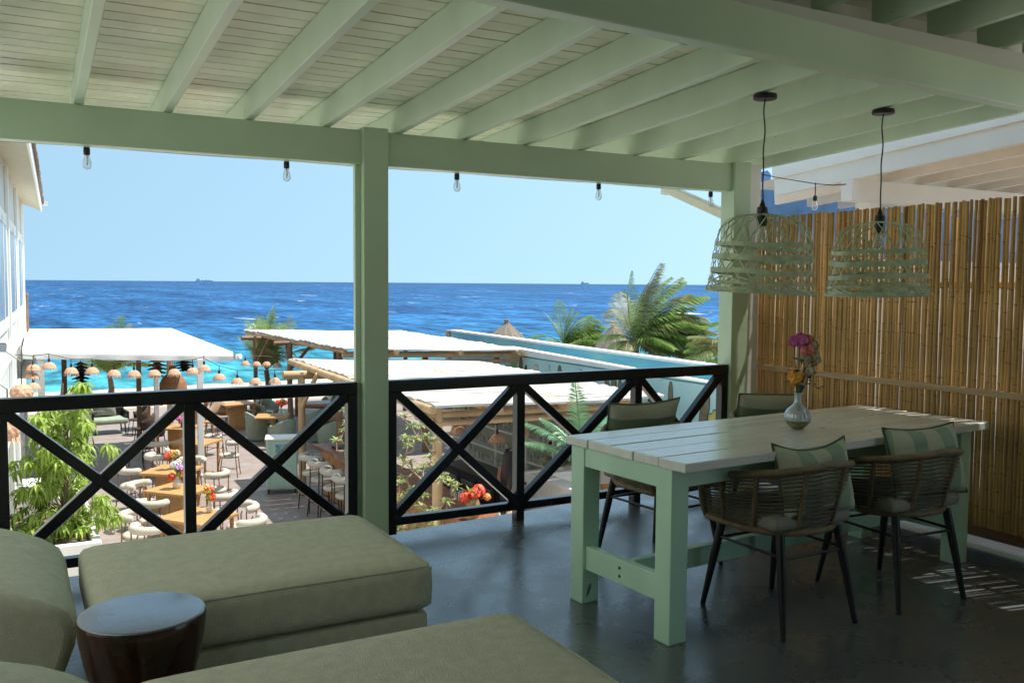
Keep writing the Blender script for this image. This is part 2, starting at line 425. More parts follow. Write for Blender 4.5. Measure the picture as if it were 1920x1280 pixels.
def stripe_mat(name, axis, period, phase, ca, cb):
    m, n, l, b = new_mat(name)
    tc = n.new('ShaderNodeTexCoord'); sx = n.new('ShaderNodeSeparateXYZ'); l.new(tc.outputs['Object'], sx.inputs[0])
    a = n.new('ShaderNodeMath'); a.operation = 'MULTIPLY_ADD'; a.inputs[1].default_value = 1/period; a.inputs[2].default_value = phase
    l.new(sx.outputs[axis], a.inputs[0])
    f = n.new('ShaderNodeMath'); f.operation = 'FRACT'; l.new(a.outputs[0], f.inputs[0])
    g = n.new('ShaderNodeMath'); g.operation = 'GREATER_THAN'; g.inputs[1].default_value = .5; l.new(f.outputs[0], g.inputs[0])
    col = mixc(n, l, g.outputs[0], ca, cb)
    nz = noise(n, l, mapping(n, l), 200, 3)
    r = ramp(n, l, nz.outputs[0], [(.3,(.85,.85,.85)), (.7,(1.1,1.1,1.1))])
    col = mixc(n, l, 1.0, col, r.outputs[0], 'MULTIPLY')
    l.new(col, b.inputs['Base Color']); b.inputs['Roughness'].default_value = .95; b.inputs['Specular IOR Level'].default_value = .2
    bp = n.new('ShaderNodeBump'); bp.inputs['Strength'].default_value = .4; bp.inputs['Distance'].default_value = .003
    l.new(nz.outputs[0], bp.inputs['Height']); l.new(bp.outputs[0], b.inputs['Normal'])
    return m
PILZ = stripe_mat('cushion wide stripe', 2, .21, .62, (.44,.43,.33), (.17,.22,.14))
PILX = stripe_mat('cushion bands', 0, .20, .15, (.50,.54,.41), (.30,.40,.29))

def mural_mat():
    m, n, l, b = new_mat('painted sea mural')
    v = mapping(n, l, (1,.5,1.6))
    a = noise(n, l, v, 1.1, 5, .55, .4)
    r = ramp(n, l, a.outputs[0], [(.3,(.13,.40,.56)), (.46,(.18,.46,.60)), (.58,(.24,.53,.58)), (.72,(.42,.55,.50))])
    sp = noise(n, l, mapping(n, l, (1,2.5,.6)), 2.3, 6, .6, .3)
    r2 = ramp(n, l, sp.outputs[0], [(.62,(0,0,0)), (.72,(.6,.6,.6))])
    col = mixc(n, l, r2.outputs[0], r.outputs[0], (.62,.68,.66))
    l.new(col, b.inputs['Base Color']); b.inputs['Roughness'].default_value = .75
    return m
MURAL = mural_mat()

# ------------------------------------------------------------------ ground, beach, sea
G = -2.7
o = MB().bx(-30, 40, 13.0, 33, G-.3, G).build('courtyard_ground', COURT); tag(o, kind='structure')
o = MB().bx(-30, 40, -8, 12.998, G-.3, G).build('paving', M('bounce paving', (.56,.53,.48), rough=.7, var=.1, scale=2)); tag(o, kind='structure')  # near ground out of view, pale so it bounces sun onto the ceiling
sv = MB(); random.seed(3)
nx, ny = 90, 22
vs = []
for j in range(ny+1):
    y = 32.9 + (52-32.9)*j/ny
    for i in range(nx+1):
        x = -40 + 110*i/nx
        z = -2.72 - max(0, (y-36))*.075 + (random.random()-.5)*.10*min(1, (y-33)/2)
        vs.append((x, y, z))
sv.add(vs, [(j*(nx+1)+i, j*(nx+1)+i+1, (j+1)*(nx+1)+i+1, (j+1)*(nx+1)+i) for j in range(ny) for i in range(nx)])
o = sv.build('beach_sand', SAND, smooth=80); tag(o, kind='structure')
o = MB().add([(-60000,43,-3.55),(60000,43,-3.55),(60000,70000,-3.55),(-60000,70000,-3.55)], [(0,1,2,3)]).build('sea', SEA); tag(o, kind='structure')
o = MB().add([(-60000,-60000,-6),(60000,-60000,-6),(60000,44,-6),(-60000,44,-6)], [(0,1,2,3)]).build('terrain', SAND); tag(o, kind='structure')

# ------------------------------------------------------------------ deck
deck = MB().prism([(-1.2,-2.2),(5.188,-2.2),(5.188,5.70),(3.6,5.60),(2.2,5.46),(-1.2,5.42)], -.28, 0).build('deck_floor', FLOOR, bevel=.008)
tag(deck, kind='structure')
kb = MB().bx(5.192, 5.40, -2.2, 5.70, -.28, .018).build('kerb', WHITE, bevel=.01); tag(kb, kind='structure')
o = MB().bx(-1.2, 5.2, -2.40, -2.22, -.28, 3.3).build('back_wall', M('back wall plaster', (.45,.46,.40), rough=.8)); tag(o, 'plain sage rear wall of the veranda', 'wall')
o = MB().bx(-1.2, -1.05, -2.2, 1.6, -.28, 3.2).build('light_block_wall', M('left light block', (.34,.35,.30), rough=.8)); tag(o, 'added unseen wall blocking light left of the sofas', 'wall')  # added out of view to keep left light off camera-facing sides
o = MB().bx(5.25, 5.40, -2.2, -.8, .02, 3.1).build('light_block_wall', M('right light block', (.14,.14,.12), rough=.8)); tag(o, 'added unseen wall blocking light beyond the near end of the bamboo screen', 'wall')  # added dark wall that shuts out light from the right rear
o = MB().bx(-1.2, 5.19, 5.0, 5.2, G, -.29).build('deck_wall', WHITEG); tag(o, 'white wall under the veranda floor', 'wall')
o = MB().bx(5.44, 5.56, -2.2, 6.8, -.6, .30).build('parapet_wall', BLUEW); tag(o, 'low blue wall just behind the bamboo screen', 'wall')
o = MB().bx(5.57, 14, -2.2, 7.0, -.5, -.10).build('neighbour_terrace', TERRACE); tag(o, kind='structure')
SL = .044
def zb(y): return 2.53 + (5.33-y)*SL      # underside of the rafters
DX = .0206                                 # rafters run a touch askew
roof = thing('veranda_roof', 'pale green timber veranda roof with rafters and boarded ceiling', 'roof', (0,0,0))
XL = -.60
# ceiling boards, one by one
y = 6.22; k = 0
while y > 2.98:
    w = .118
    z = zb(y-w/2) + .150 + random.uniform(-.0012,.0012)
    mb = MB(); h = .011
    x0, x1 = XL, min(5.46, (y-w-.05-2.73)/.0703-2.4)
    if x1 < x0+.3: break
    tilt = SL*w/2
    vs = [(x0,y-w,z+tilt),(x1,y-w,z+tilt),(x1,y-.009,z-tilt),(x0,y-.009,z-tilt)]
    vs += [(a,b_,c+.018) for a,b_,c in vs]
    mb.add(vs, [(3,2,1,0),(4,5,6,7),(0,1,5,4),(1,2,6,5),(2,3,7,6),(3,0,4,7)])
    mb.build('board', CREAM, roof, bevel=.003)
    y -= w; k += 1
# rafters
xs = [.361-.45*5+.45*i for i in range(16)]
xs = [-.52,-.08,.361,.802,1.244,1.695,2.153,2.604,3.054,3.495,3.958,4.38,4.85]
for x in xs + [5.245]:
    mb = MB(); w = .046
    ya, yb = 6.2, 2.73+(x+2.4)*.0703+.035
    pa = Vector((x-w/2+DX*(ya-5.33), ya, zb(ya)+.074)); pb = Vector((x-w/2+DX*(yb-5.33), yb, zb(yb)+.074))
    mb.bar(pa, pb, w, .148)
    mb.build('rafter', MINT, roof, bevel=.004)
MB().bx(XL, 5.0, 5.332, 5.44, 2.322, 2.528).build('front_beam', MINTB, roof, bevel=.006)
MB().bx(1.886, 2.046, 5.302, 5.455, 0, 2.545).build('post', MINTB, roof, bevel=.006)
MB().bx(1.852, 1.8845, 5.36, 5.40, .02, 2.32).build('post_trim', MINTB, roof, bevel=.003)
MB().bx(4.835, 5.0, 5.302, 5.455, 0, 2.545).build('post', MINTB, roof, bevel=.006)
MB().bx(5.003, 5.13, 5.33, 5.50, 0, 2.535).build('post', WHITE, roof, bevel=.005)
MB().bx(-.58, -.42, 5.302, 5.455, 0, 2.545).build('post', MINTB, roof, bevel=.006)
# cross beam (skewed) and the higher bay nearer the house
mb = MB(); c0 = Vector((-.58, 2.858, 2.75)); c1 = Vector((5.5, 3.285, 2.75))
mb.bar(c0, c1, .088, .24); mb.build('cross_beam', MINTB, roof, bevel=.006)
for i in range(13):
    x = -.30 + .45*i
    mb = MB(); mb.bar((x+.03, 2.95+(x)*.06, 2.955), (x-.07, -2.2, 3.185), .046, .15); mb.build('rafter', MINT, roof, bevel=.004)
y = 3.30
while y > -2.2:
    w = .118; z = 2.955 + (3.0-y)*.044 + .078
    mb = MB(); mb.bx(XL, 5.46, y-w, y-.006, z, z+.018); mb.build('board', CREAM, roof)
    y -= w
# roofing sheet above (keeps the sun out)
mb = MB()
mb.add([(XL-.1,6.28,zb(6.28)+.19),(5.56,6.28,zb(6.28)+.19),(5.56,2.97,zb(2.97)+.195),(XL-.1,2.97,zb(2.97)+.195)], [(0,1,2,3)])
mb.add([(XL-.1,3.36,3.065),(5.70,3.36,3.065),(5.70,-2.5,3.32),(XL-.1,-2.5,3.32)], [(0,1,2,3)])
mb.add([(XL-.1,3.34,2.79),(5.5,3.34,2.79),(5.5,3.34,3.06),(XL-.1,3.34,3.06)], [(0,1,2,3)])
mb.build('roof_sheet', WHITE, roof)
# gutter and downpipe at the corner
MB().bx(XL, 4.98, 6.225, 6.33, 2.52, 2.64).build('gutter', WHITE, roof, bevel=.01)
mb = MB(); mb.bar((4.955,6.27,2.43), (5.03,5.52,2.135), .085, .075); mb.build('downpipe', CREAM, roof, bevel=.01)
MB().bx(4.92, 5.0, 6.23, 6.32, 2.38, 2.519).build('downpipe_elbow', CREAM, roof, bevel=.01)

# ------------------------------------------------------------------ railings
def railing(label, xa, xb, posts, endposts):
    t = thing('railing', label, 'railing', ((xa+xb)/2, 5.36, 0), group='black cross-braced veranda railings')
    cx = (xa+xb)/2
    y0, y1 = -.032, .032
    MB().bx(xa-cx, xb-cx, -.038, .038, .925, 1.0).build('top_rail', BLACKP, t, bevel=.005)
    MB().bx(xa-cx, xb-cx, -.032, .032, .075, .128).build('bottom_rail', BLACKP, t, bevel=.005)
    for p in posts + endposts:
        MB().bx(p-.03-cx, p+.03-cx, -.0345, .0345, -.0 if p in posts else .02, .924).build('post', BLACKP, t, bevel=.004)
    al = sorted(posts+endposts)
    for a, b_ in zip(al[:-1], al[1:]):
        for sgn, off in ((1,.002),(-1,-.002)):
            A = Vector((a+.03-cx, off, .135 if sgn > 0 else .918)); B = Vector((b_-.03-cx, off, .918 if sgn > 0 else .135))
            mb = MB(); d = (B-A).normalized(); mb.bar(A-d*.03, B+d*.03, .056+off, .058, up=(0,1,0)); mb.build('brace', BLACKP, t, bevel=.004)
    return t
railing('black cross-braced railing left of the tall centre post', -.418, 1.850, [.866], [-.06,1.82])
railing('black cross-braced railing between centre post and bamboo corner', 2.048, 4.833, [3.005,3.985], [2.078,4.803])

# ------------------------------------------------------------------ bamboo screen
scr = thing('bamboo_screen', 'tall privacy screen of upright bamboo canes beside the dining table', 'screen', (5.23, 3.6, 0))
def cane_mesh(k):
    random.seed(40+k); mb = MB(); prof = []; z = 0; Hh = 2.045
    r = .0116
    nodes = []; z = random.uniform(.05,.3)
    while z < Hh-.03:
        nodes.append(z); z += random.uniform(.2,.34)
    pts = [(0,0)]
    zs = [0]
    for q in nodes: zs += [q-.010, q-.003, q, q+.003, q+.010]
    zs.append(Hh)
    rs = []
    for zz in zs:
        dn = min(abs(zz-q) for q in nodes)
        rs.append(r*(1.0 + (.16 if dn < .002 else (.05 if dn < .006 else 0)))*(1-.08*zz/Hh))
    bx_, by_ = random.uniform(-.005,.005), random.uniform(-.003,.003)
    mb.tube([(bx_*math.sin(zz*2.2), by_*math.sin(zz*1.7+1), zz) for zz in zs], rs, 8)
    me = mb.mesh('cane', 60)
    me.materials.append(BAMB); me.materials.append(BNODE)
    for p in me.polygons:
        c = p.center
        if min(abs(c.z-q) for q in nodes) < .0022: p.material_index = 1
    return me
canes = [cane_mesh(k) for k in range(7)]
random.seed(11); y = 5.56; i = 0
while y > 1.55:
    s = random.uniform(.88, 1.16)
    o = bpy.data.objects.new('cane', random.choice(canes)); COL.objects.link(o); o.parent = scr
    o.location = (random.uniform(-.0035,.0035), y-3.6, .098+random.uniform(-.004,.004))
    o.scale = (s, s, random.uniform(.997,1.003))
    o.rotation_euler = (random.uniform(-.006,.006), random.uniform(-.004,.004), random.uniform(0,6.28))
    gap = random.choice([-.0014,-.001,-.0008,-.0005,0]) + (random.uniform(.0015,.0055) if random.random() < .11 else 0)
    y -= .0221*s + gap
    i += 1
MB().bx(-.046, -.0165, 1.50-3.6, 5.57-3.6, .945, .985).build('rail', BATTEN, scr, bevel=.003)
MB().bx(-.050, -.0165, 1.50-3.6, 5.57-3.6, .085, .135).build('rail', BATTEND, scr, bevel=.003)
MB().bx(.017, .05, 1.50-3.6, 5.57-3.6, 1.60, 1.64).build('rail', BATTEN, scr, bevel=.003)
for yy in (1.7, 3.75, 5.5):
    MB().bx(.052, .11, yy-.03-3.6, yy+.03-3.6, -.08, 2.05).build('post', WHITE, scr)

# ------------------------------------------------------------------ neighbour's roof, column and blue wall
nb = thing('neighbour_roof', 'white neighbouring veranda roof with pale rafters behind bamboo screen', 'roof', (6.3, 5.5, 0))
def zn(y): return 2.47 + (6.0-y)*.076
mb = MB(); mb.bar((0,.86,zn(6.36)+.24), (0,-7.5,zn(-2)+.24), .05, .48); mb.build('fascia', WHITE, nb, bevel=.004)
mb = MB(); mb.bar((-.04,.86,zn(6.36)+.30), (-.04,-7.5,zn(-2)+.30), .03, .30); mb.build('fascia_trim', WHITE, nb, bevel=.004)
PINKW = M('warm white soffit paint', (.86,.80,.73), rough=.5, var=.04)
for i in range(1, 16):
    mb = MB(); mb.bar((.45*i,1.3,zn(6.8)+.08), (.45*i,-7.5,zn(-2)+.08), .05, .15); mb.build('rafter', PINKW, nb)
mb = MB(); mb.add([(-.02,1.35,zn(6.85)+.16),(8,1.35,zn(6.85)+.16),(8,-7.5,zn(-2)+.16),(-.02,-7.5,zn(-2)+.16)], [(3,2,1,0)])
mb.add([(-.05,.8,zn(6.3)+.49),(8,.8,zn(6.3)+.49),(8,-7.5,zn(-2)+.49),(-.05,-7.5,zn(-2)+.49)], [(0,1,2,3)])
mb.build('soffit', PINKW, nb)
MB().bx(-.03, 7, -.06, .06, 2.33, 2.515).build('beam', WHITE, nb, bevel=.004)
MB().bx(.17, .32, -.075, .075, -.1, 2.33).build('column', WHITE, nb, bevel=.004)
MB().bx(3.4, 3.55, -.075, .075, -.1, 2.33).build('column', WHITE, nb, bevel=.004)
o = MB().bx(6.45, 14, 6.78, 6.95, -.1, 1.9).build('neighbour_wall', WHITE); tag(o, 'white wall glimpsed through the bamboo canes', 'wall')
bw = thing('blue_wall', 'deep blue stepped wall above the bamboo screen', 'wall', (6.9, 7.1, 0))
MB().bx(-.35, 7, -.0, .18, -2.7, 2.53).build('wall', BLUEW, bw)
MB().bx(-.06, .145, .003, .175, 2.53, 2.63).build('step', BLUEW, bw)
MB().add([(-.03,.005,2.62),(.07,.005,2.62),(.07,.005,2.76),(.02,.005,2.80),(-.03,.005,2.78),
          (-.03,.17,2.62),(.07,.17,2.62),(.07,.17,2.76),(.02,.17,2.80),(-.03,.17,2.78)],
         [(0,1,2,3,4),(9,8,7,6,5),(0,5,6,1),(1,6,7,2),(2,7,8,3),(3,8,9,4),(4,9,5,0)]).build('step', BLUEW, bw)
# ------------------------------------------------------------------ soft shapes
def rounded_box(sx, sy, sz, r, n=12, crown=0, c=(0,0,0)):
    """box with soft edges, optionally crowned on top"""
    mb = MB(); hx, hy, hz = sx/2, sy/2, sz/2
    def pt(a, b, cc):
        p = Vector((a*hx, b*hy, cc*hz))
        q = Vector((max(-hx+r, min(hx-r, p.x)), max(-hy+r, min(hy-r, p.y)), max(-hz+r, min(hz-r, p.z))))
        d = p-q
        if d.length > 1e-9: p = q + d.normalized()*r
        if crown and cc > 0: p.z += crown*(1-a**4)*(1-b**4)*max(0, cc)
        return p + Vector(c)
    # sample denser near the edges
    g = [-math.cos(math.pi*i/n) for i in range(n+1)]
    for ax in range(3):
        for sg in (-1, 1):
            vs = []
            for u in g:
                for w in g:
                    co = [0,0,0]; co[ax] = sg; co[(ax+1) % 3] = u; co[(ax+2) % 3] = w
                    vs.append(pt(*co))
            fs = []
            for i in range(n):
                for j in range(n):
                    q = (i*(n+1)+j, (i+1)*(n+1)+j, (i+1)*(n+1)+j+1, i*(n+1)+j+1)
                    fs.append(q if sg > 0 else tuple(reversed(q)))
            mb.add(vs, fs)
    return mb
def weld(o, d=.0005):
    me = o.data; bm = bmesh.new(); bm.from_mesh(me); bmesh.ops.remove_doubles(bm, verts=bm.verts, dist=d)
    bmesh.ops.recalc_face_normals(bm, faces=bm.faces)
    for f in bm.faces: f.smooth = True
    bm.to_mesh(me); bm.free(); return o

# ------------------------------------------------------------------ sofas and stool
sofa = thing('sofa', 'sage chaise sofa along the railing, behind the dark round side table', 'sofa', (.875, 3.88, 0), group='sage chaise sofas')
weld(rounded_box(1.29, .94, .205, .05, 14, .018, (0,0,.352)).build('seat_cushion', SOFA, sofa))
weld(rounded_box(1.25, .90, .22, .02, 8, 0, (0,0,.135)).build('base', SOFA, sofa))
prof = [(-.62,.02),(.12,.02),(.125,.22),(.17,.34),(.18,.41),(.155,.465),(.10,.505),(.02,.545),(-.06,.572),(-.2,.62),(-.34,.665),(-.48,.70),(-.57,.68),(-.62,.60)]
def backrest(name, parent, x0, ya, yb):
    mb = MB(); n = len(prof); rows = 16; vs = []; fs = []
    cx = sum(p[0] for p in prof)/n; cz = sum(p[1] for p in prof)/n
    for j in range(rows+1):
        t = j/rows; y = ya+(yb-ya)*t
        e = min(t, 1-t)*(yb-ya); s = 1 if e > .05 else 1-.05*(1-math.sqrt(max(0, 1-((.05-e)/.05)**2)))
        for (x, z) in prof:
            vs.append((x0+cx+(x-cx)*s, y, cz+(z-cz)*s+.006*math.sin(t*9)*(z > .4)))
    for j in range(rows):
        for k in range(n):
            fs.append((j*n+k, j*n+(k+1) % n, (j+1)*n+(k+1) % n, (j+1)*n+k))
    fs += [tuple(range(n)), tuple(rows*n+k for k in reversed(range(n)))]
    mb.add(vs, fs); o = mb.build(name, SOFA, parent); weld(o); o.data.set_sharp_from_angle(angle=R(62))
    b = o.modifiers.new('bevel', 'BEVEL'); b.width = .03; b.segments = 3; b.angle_limit = R(50); b.limit_method = 'ANGLE'
seam = [(-.62,-.462,.438),(.0,-.462,.441),(.58,-.462,.438),(.615,-.45,.437),(.635,-.42,.437),(.636,.0,.441),(.636,.42,.437)]
MB().tube(seam, .0035, 5).build('seam', SOFA, sofa, smooth=60)
MB().tube([(.638,-.44,.43),(.639,-.445,.35),(.637,-.44,.27)], .003, 5).build('seam', SOFA, sofa)
backrest('backrest', sofa, -.875, -.47, .475)
dup(sofa, (.905, 2.335, 0), 0, 'sage chaise sofa nearest the camera at the bottom edge')
st = thing('side_table', 'small round dark lacquered drum side table between the two sofas', 'side table', (.357, 3.17, 0))
pr_ = [(.06,.0),(.095,.008),(.098,.03),(.088,.07),(.092,.11),(.112,.17),(.138,.23),(.161,.30),(.180,.37),(.194,.44),(.2005,.49),(.2005,.508),(.197,.517)]
MB().lathe(pr_, 48).build('drum', STOOLW, st, smooth=50)
def stooltop():
    m, n, l, b = new_mat('cracked lacquer top')
    v = mapping(n, l)
    w = n.new('ShaderNodeTexVoronoi'); w.feature = 'DISTANCE_TO_EDGE'; w.inputs['Scale'].default_value = 7
    d = noise(n, l, v, 5, 6, .7); ad = n.new('ShaderNodeVectorMath'); ad.operation = 'MULTIPLY_ADD'; ad.inputs[1].default_value = (.35,.35,.35)
    l.new(d.outputs[1], ad.inputs[0]); l.new(v, ad.inputs[2]); l.new(ad.outputs[0], w.inputs[0])
    cr = ramp(n, l, w.outputs[0], [(.0,(1,1,1)), (.02,(0,0,0))])
    mk = ramp(n, l, noise(n, l, v, 9, 3).outputs[0], [(.55,(0,0,0)), (.62,(1,1,1))])
    f = mixc(n, l, 1.0, cr.outputs[0], mk.outputs[0], 'MULTIPLY')
    col = mixc(n, l, f, (.085,.09,.115), (.006,.005,.005)); l.new(col, b.inputs['Base Color'])  # base tinted blue-grey for the sky mirrored in dark lacquer
    rr = mixc(n, l, f, (.26,.26,.26), (.8,.8,.8)); l.new(rr, b.inputs['Roughness'])
    b.inputs['Specular IOR Level'].default_value = .9; b.inputs['Coat Weight'].default_value = 1.0; b.inputs['Coat Roughness'].default_value = .28
    return m
MB().lathe([(.1975,.516),(.196,.5195),(.19,.521),(.0,.521)], 48).build('top', stooltop(), st, smooth=60)

# ------------------------------------------------------------------ dining table
TH = R(4.3)
tb = thing('dining_table', 'long mint painted plank dining table with thick square legs', 'table', (3.68, 3.555, 0), TH)
ws = [.176,.172,.170,.172,.175]; yy = .4375
for i, w in enumerate(ws):
    e = [.0,.004,-.003,.002,.0][i]
    MB().bx(-1.185+e, 1.185+e*.5, yy-w+.0045, yy, .797, .84+[0,.001,-.001,.0005,0][i]).build('plank', TABLEP, tb, bevel=.005)
    yy -= w+.0006
for sx in (-1, 1):
    for y0 in (-.33, .305):
        MB().bx(min(sx*1.172, sx*1.068), max(sx*1.172, sx*1.068), y0, y0+.104, 0, .7965).build('leg', TABLEL, tb, bevel=.005)
    MB().bx(sx*1.145-.02, sx*1.145+.02, -.226, .305, .70, .7965).build('apron', TABLEL, tb, bevel=.003)
    MB().bx(sx*1.13-.022, sx*1.13+.022, -.226, .305, .175, .295).build('stretcher', TABLEL, tb, bevel=.003)
    for zz in (.215,.255):
        MB().box((sx*1.1535, .04, zz), (.004,.012,.012)).build('bolt', BLACKM, tb)
MB().bx(-1.108, 1.108, .02, .062, .185, .285).build('stretcher', TABLEL, tb, bevel=.003)
for y0 in (-.3, .34): MB().bx(-1.065, 1.065, y0, y0+.03, .70, .7965).build('apron', TABLEL, tb, bevel=.003)

# ------------------------------------------------------------------ rattan armchairs
def plan(s, rx, ry, yf):
    La = yf; Lb = math.pi*(rx+ry)/2/2*2; T = La*2+Lb; d = (s+1)/2*T
    if d < La: return Vector((-rx, yf-d, 0))
    if d > T-La: return Vector((rx, d-(T-La), 0))
    a = (d-La)/Lb*math.pi
    return Vector((-rx*math.cos(a), -ry*math.sin(a), 0))
def chair_pt(s, t):
    b = plan(s, .262, .235, .22); u = plan(s, .350, .305, .17)
    p = b.lerp(u, t**.8)
    zt = .69 + .10*max(0, 1-abs(s)*1.05)**.7
    p.z = .475 + (zt-.475)*t
    return p
def rattan_chair(label, loc, rz):
    t = thing('armchair', label, 'chair', loc, rz, 'rattan armchairs round the dining table')
    N = 40
    # top rail running round and down the arm fronts
    pts = [chair_pt(-1, 0)+Vector((0,.012,0)), chair_pt(-1, .3)+Vector((0,.02,0)), chair_pt(-1, .7)+Vector((0,.014,0))]
    pts += [chair_pt(-1+2*i/N, 1) for i in range(1, N)]
    pts += [chair_pt(1, .7)+Vector((0,.014,0)), chair_pt(1, .3)+Vector((0,.02,0)), chair_pt(1, 0)+Vector((0,.012,0))]
    MB().tube(pts, .0165, 8).build('top_rail', RATTAN, t, smooth=60)
    ring = [plan(-1+2*i/N, .266, .24, .22)+Vector((0,0,.468)) for i in range(N+1)]
    ring += [Vector((.2,.245,.468)), Vector((0,.252,.468)), Vector((-.2,.245,.468))]
    MB().tube(ring, .017, 8, closed=True).build('seat_ring', RATTAN, t, smooth=60)
    mb = MB(); random.seed(5)
    for k in range(1, 15):
        tt = k/15+random.uniform(-.008,.008); ph = random.uniform(0, 6)
        P = [chair_pt(-.985+1.97*i/N, max(.02, min(.98, tt+.006*math.sin(i*.9+ph)))) for i in range(N+1)]
        mb.tube(P, .0062, 5, caps=False, flat=.8)
    o = mb.build('weave', RATTAND, t, smooth=60); o['kind'] = 'stuff'
    for s in (-.80,-.50,-.17,.17,.50,.80):
        MB().tube([chair_pt(s, q/6)*1.0 for q in range(7)], .0125, 7).build('rib', RATTAN, t, smooth=60)
    weld(rounded_box(.50, .46, .075, .034, 10, .012, (0,.0,.515)).build('seat_pad', PADG, t))
    for sx in (-1,1):
        for sy in (-1,1):
            MB().tube([(sx*.185, sy*.19, .462), (sx*.205, sy*.225, .28), (sx*.235, sy*.275, .0)], [.022,.021,.0135], 10).build('leg', BLACKM, t, smooth=50)
    for sx in (-1,1): MB().tube([(sx*.20,-.215,.36),(sx*.20,.215,.36)], .007, 6).build('stretcher', BLACKM, t)
    for sy in (-1,1): MB().tube([(-.197,sy*.213,.352),(.197,sy*.213,.352)], .007, 6).build('stretcher', BLACKM, t)
    return t
ch = rattan_chair('rattan armchair on the near side of the table, the left one', (3.275, 3.225, 0), R(0))
dup(ch, (4.06, 3.205, 0), R(-3), 'rattan armchair on the near side of the table, beside the bamboo screen')
dup(ch, (3.30, 4.20, 0), R(186), 'rattan armchair behind the table, close to the middle of the railing')
dup(ch, (4.42, 4.33, 0), R(176), 'rattan armchair behind the table in the bamboo corner')
def pillow_mesh(w, h, T, seed, sag=0):
    random.seed(seed); mb = MB(); n = 22; vs = []; fs = []; ph = [random.uniform(0, 6) for _ in range(6)]
    for sg in (-1, 1):
        for i in range(n+1):
            for j in range(n+1):
                u = -1+2*i/n; v = -1+2*j/n
                x = w/2*u*(1-.07*(1-v*v)); z = h/2*v*(1-.08*(1-u*u))
                if v > 0: z -= sag*(1-u*u)*v
                th = T/2*(max(0, 1-u**4))**.55*(max(0, 1-v**4))**.55
                wr = .006*math.sin(5*u+3*v+ph[0])+.004*math.sin(9*v-4*u+ph[1])
                vs.append((x, sg*th+wr*(1-abs(u)**3)*(1-abs(v)**3), z))
        b0 = 0 if sg < 0 else (n+1)**2
        for i in range(n):
            for j in range(n):
                q = (b0+i*(n+1)+j, b0+(i+1)*(n+1)+j, b0+(i+1)*(n+1)+j+1, b0+i*(n+1)+j+1)
                fs.append(q if sg < 0 else tuple(reversed(q)))
    return mb.add(vs, fs)
def pillow(label, loc, rot, mat, w=.50, h=.32, T=.15, seed=1, sag=0):
    o = pillow_mesh(w, h, T, seed, sag).build('cushion', mat); weld(o, .001)
    o.location = loc; o.rotation_euler = rot
    n = 22; P = []
    for k in range(4*n):
        s, q = divmod(k, n); a = -1+2*q/n
        u, v = [(a,-1),(1,a),(-a,1),(-1,-a)][s]
        x = w/2*u*(1-.07*(1-v*v)); z = h/2*v*(1-.08*(1-u*u))
        if v > 0: z -= sag*(1-u*u)*v
        P.append((x, 0, z))
    MB().tube(P, .006, 6, closed=True).build('piping', M('piping '+str(seed), (.09,.13,.09), rough=.9), o, smooth=60)
    return tag(o, label, 'cushion', 'striped cushions on the armchairs')
pillow('green and cream cushion on the near left armchair, corners poking up', (3.33, 3.06, .70), (R(-14), 0, R(0)), PILX, .48, .36, .13, 2, .035)
pillow('broad striped green and cream cushion on the armchair by the bamboo', (4.115, 3.05, .715), (R(-16), 0, R(-3)), PILX, .52, .37, .14, 3, .01)
pillow('cream cushion with dark green lower band in front of the railing', (3.31, 4.405, .755), (R(14), 0, R(2)), PILZ, .54, .34, .15, 4, .012)
pillow('cream and green cushion on the armchair in the bamboo corner', (4.43, 4.52, .73), (R(15), R(3), R(-6)), PILZ, .50, .32, .14, 5, -.01)

# ------------------------------------------------------------------ vase and flowers
vx = (3.695, 3.525, .841)
vase = thing('vase', 'round pearly ribbed glass vase standing on the dining table', 'vase', vx)
pv = [(.030,0),(.040,.004),(.046,.012),(.066,.030),(.082,.055),(.088,.082),(.083,.108),(.066,.134),(.046,.152),(.032,.165),(.025,.182),(.023,.205),(.0245,.228),(.029,.243),(.030,.247)]
pf = []
for i in range(len(pv)-1):
    for q in range(4):
        a = q/4; pf.append((pv[i][0]*(1-a)+pv[i+1][0]*a, pv[i][1]*(1-a)+pv[i+1][1]*a))
pf.append(pv[-1])
MB().lathe(pf, 56, jag=lambda i, k: 1+(.022 if ((i+k) % 4 < 2) == ((i-k) % 4 < 2) else -.01)*(1 if 8 < i < 36 else 0)).build('body', VASEG, vase, smooth=30)
MB().lathe([(.0,.006),(.05,.014),(.07,.04),(.074,.05),(.0,.052)], 24).build('pebbles', M('moss pebbles', (.12,.11,.035), rough=.8, var=.5, scale=60), vase)
def petals(mb, c, R0, n, size, spread=1.0, squash=.85, seed=0, cup=.35):
    random.seed(seed); c = Vector(c)
    for i in range(n):
        t = (i+.5)/n; phi = math.acos(1-2*t*spread if spread <= 1 else 1-2*t); th = i*2.39996
        d = Vector((math.sin(phi)*math.cos(th), math.sin(phi)*math.sin(th), math.cos(phi)*squash))
        p = c + d*R0*random.uniform(.82, 1.0)
        nrm = (d+Vector((random.uniform(-.3,.3), random.uniform(-.3,.3), random.uniform(-.1,.5)))*.6).normalized()
        up = (Vector((0,0,1))-nrm*nrm.z); up = up.normalized() if up.length > .1 else Vector((1,0,0))
        sd = nrm.cross(up); s = size*random.uniform(.75, 1.25)
        vs = [p-up*s*.8, p-sd*s*.6-up*.1*s+nrm*s*.05, p-sd*s*.5+up*s*.7-nrm*s*cup*.3, p+up*s-nrm*s*cup, p+sd*s*.5+up*s*.7-nrm*s*cup*.3, p+sd*s*.6-up*.1*s+nrm*s*.05]
        mb.add(vs, [(0,1,2,3),(0,3,4,5)])
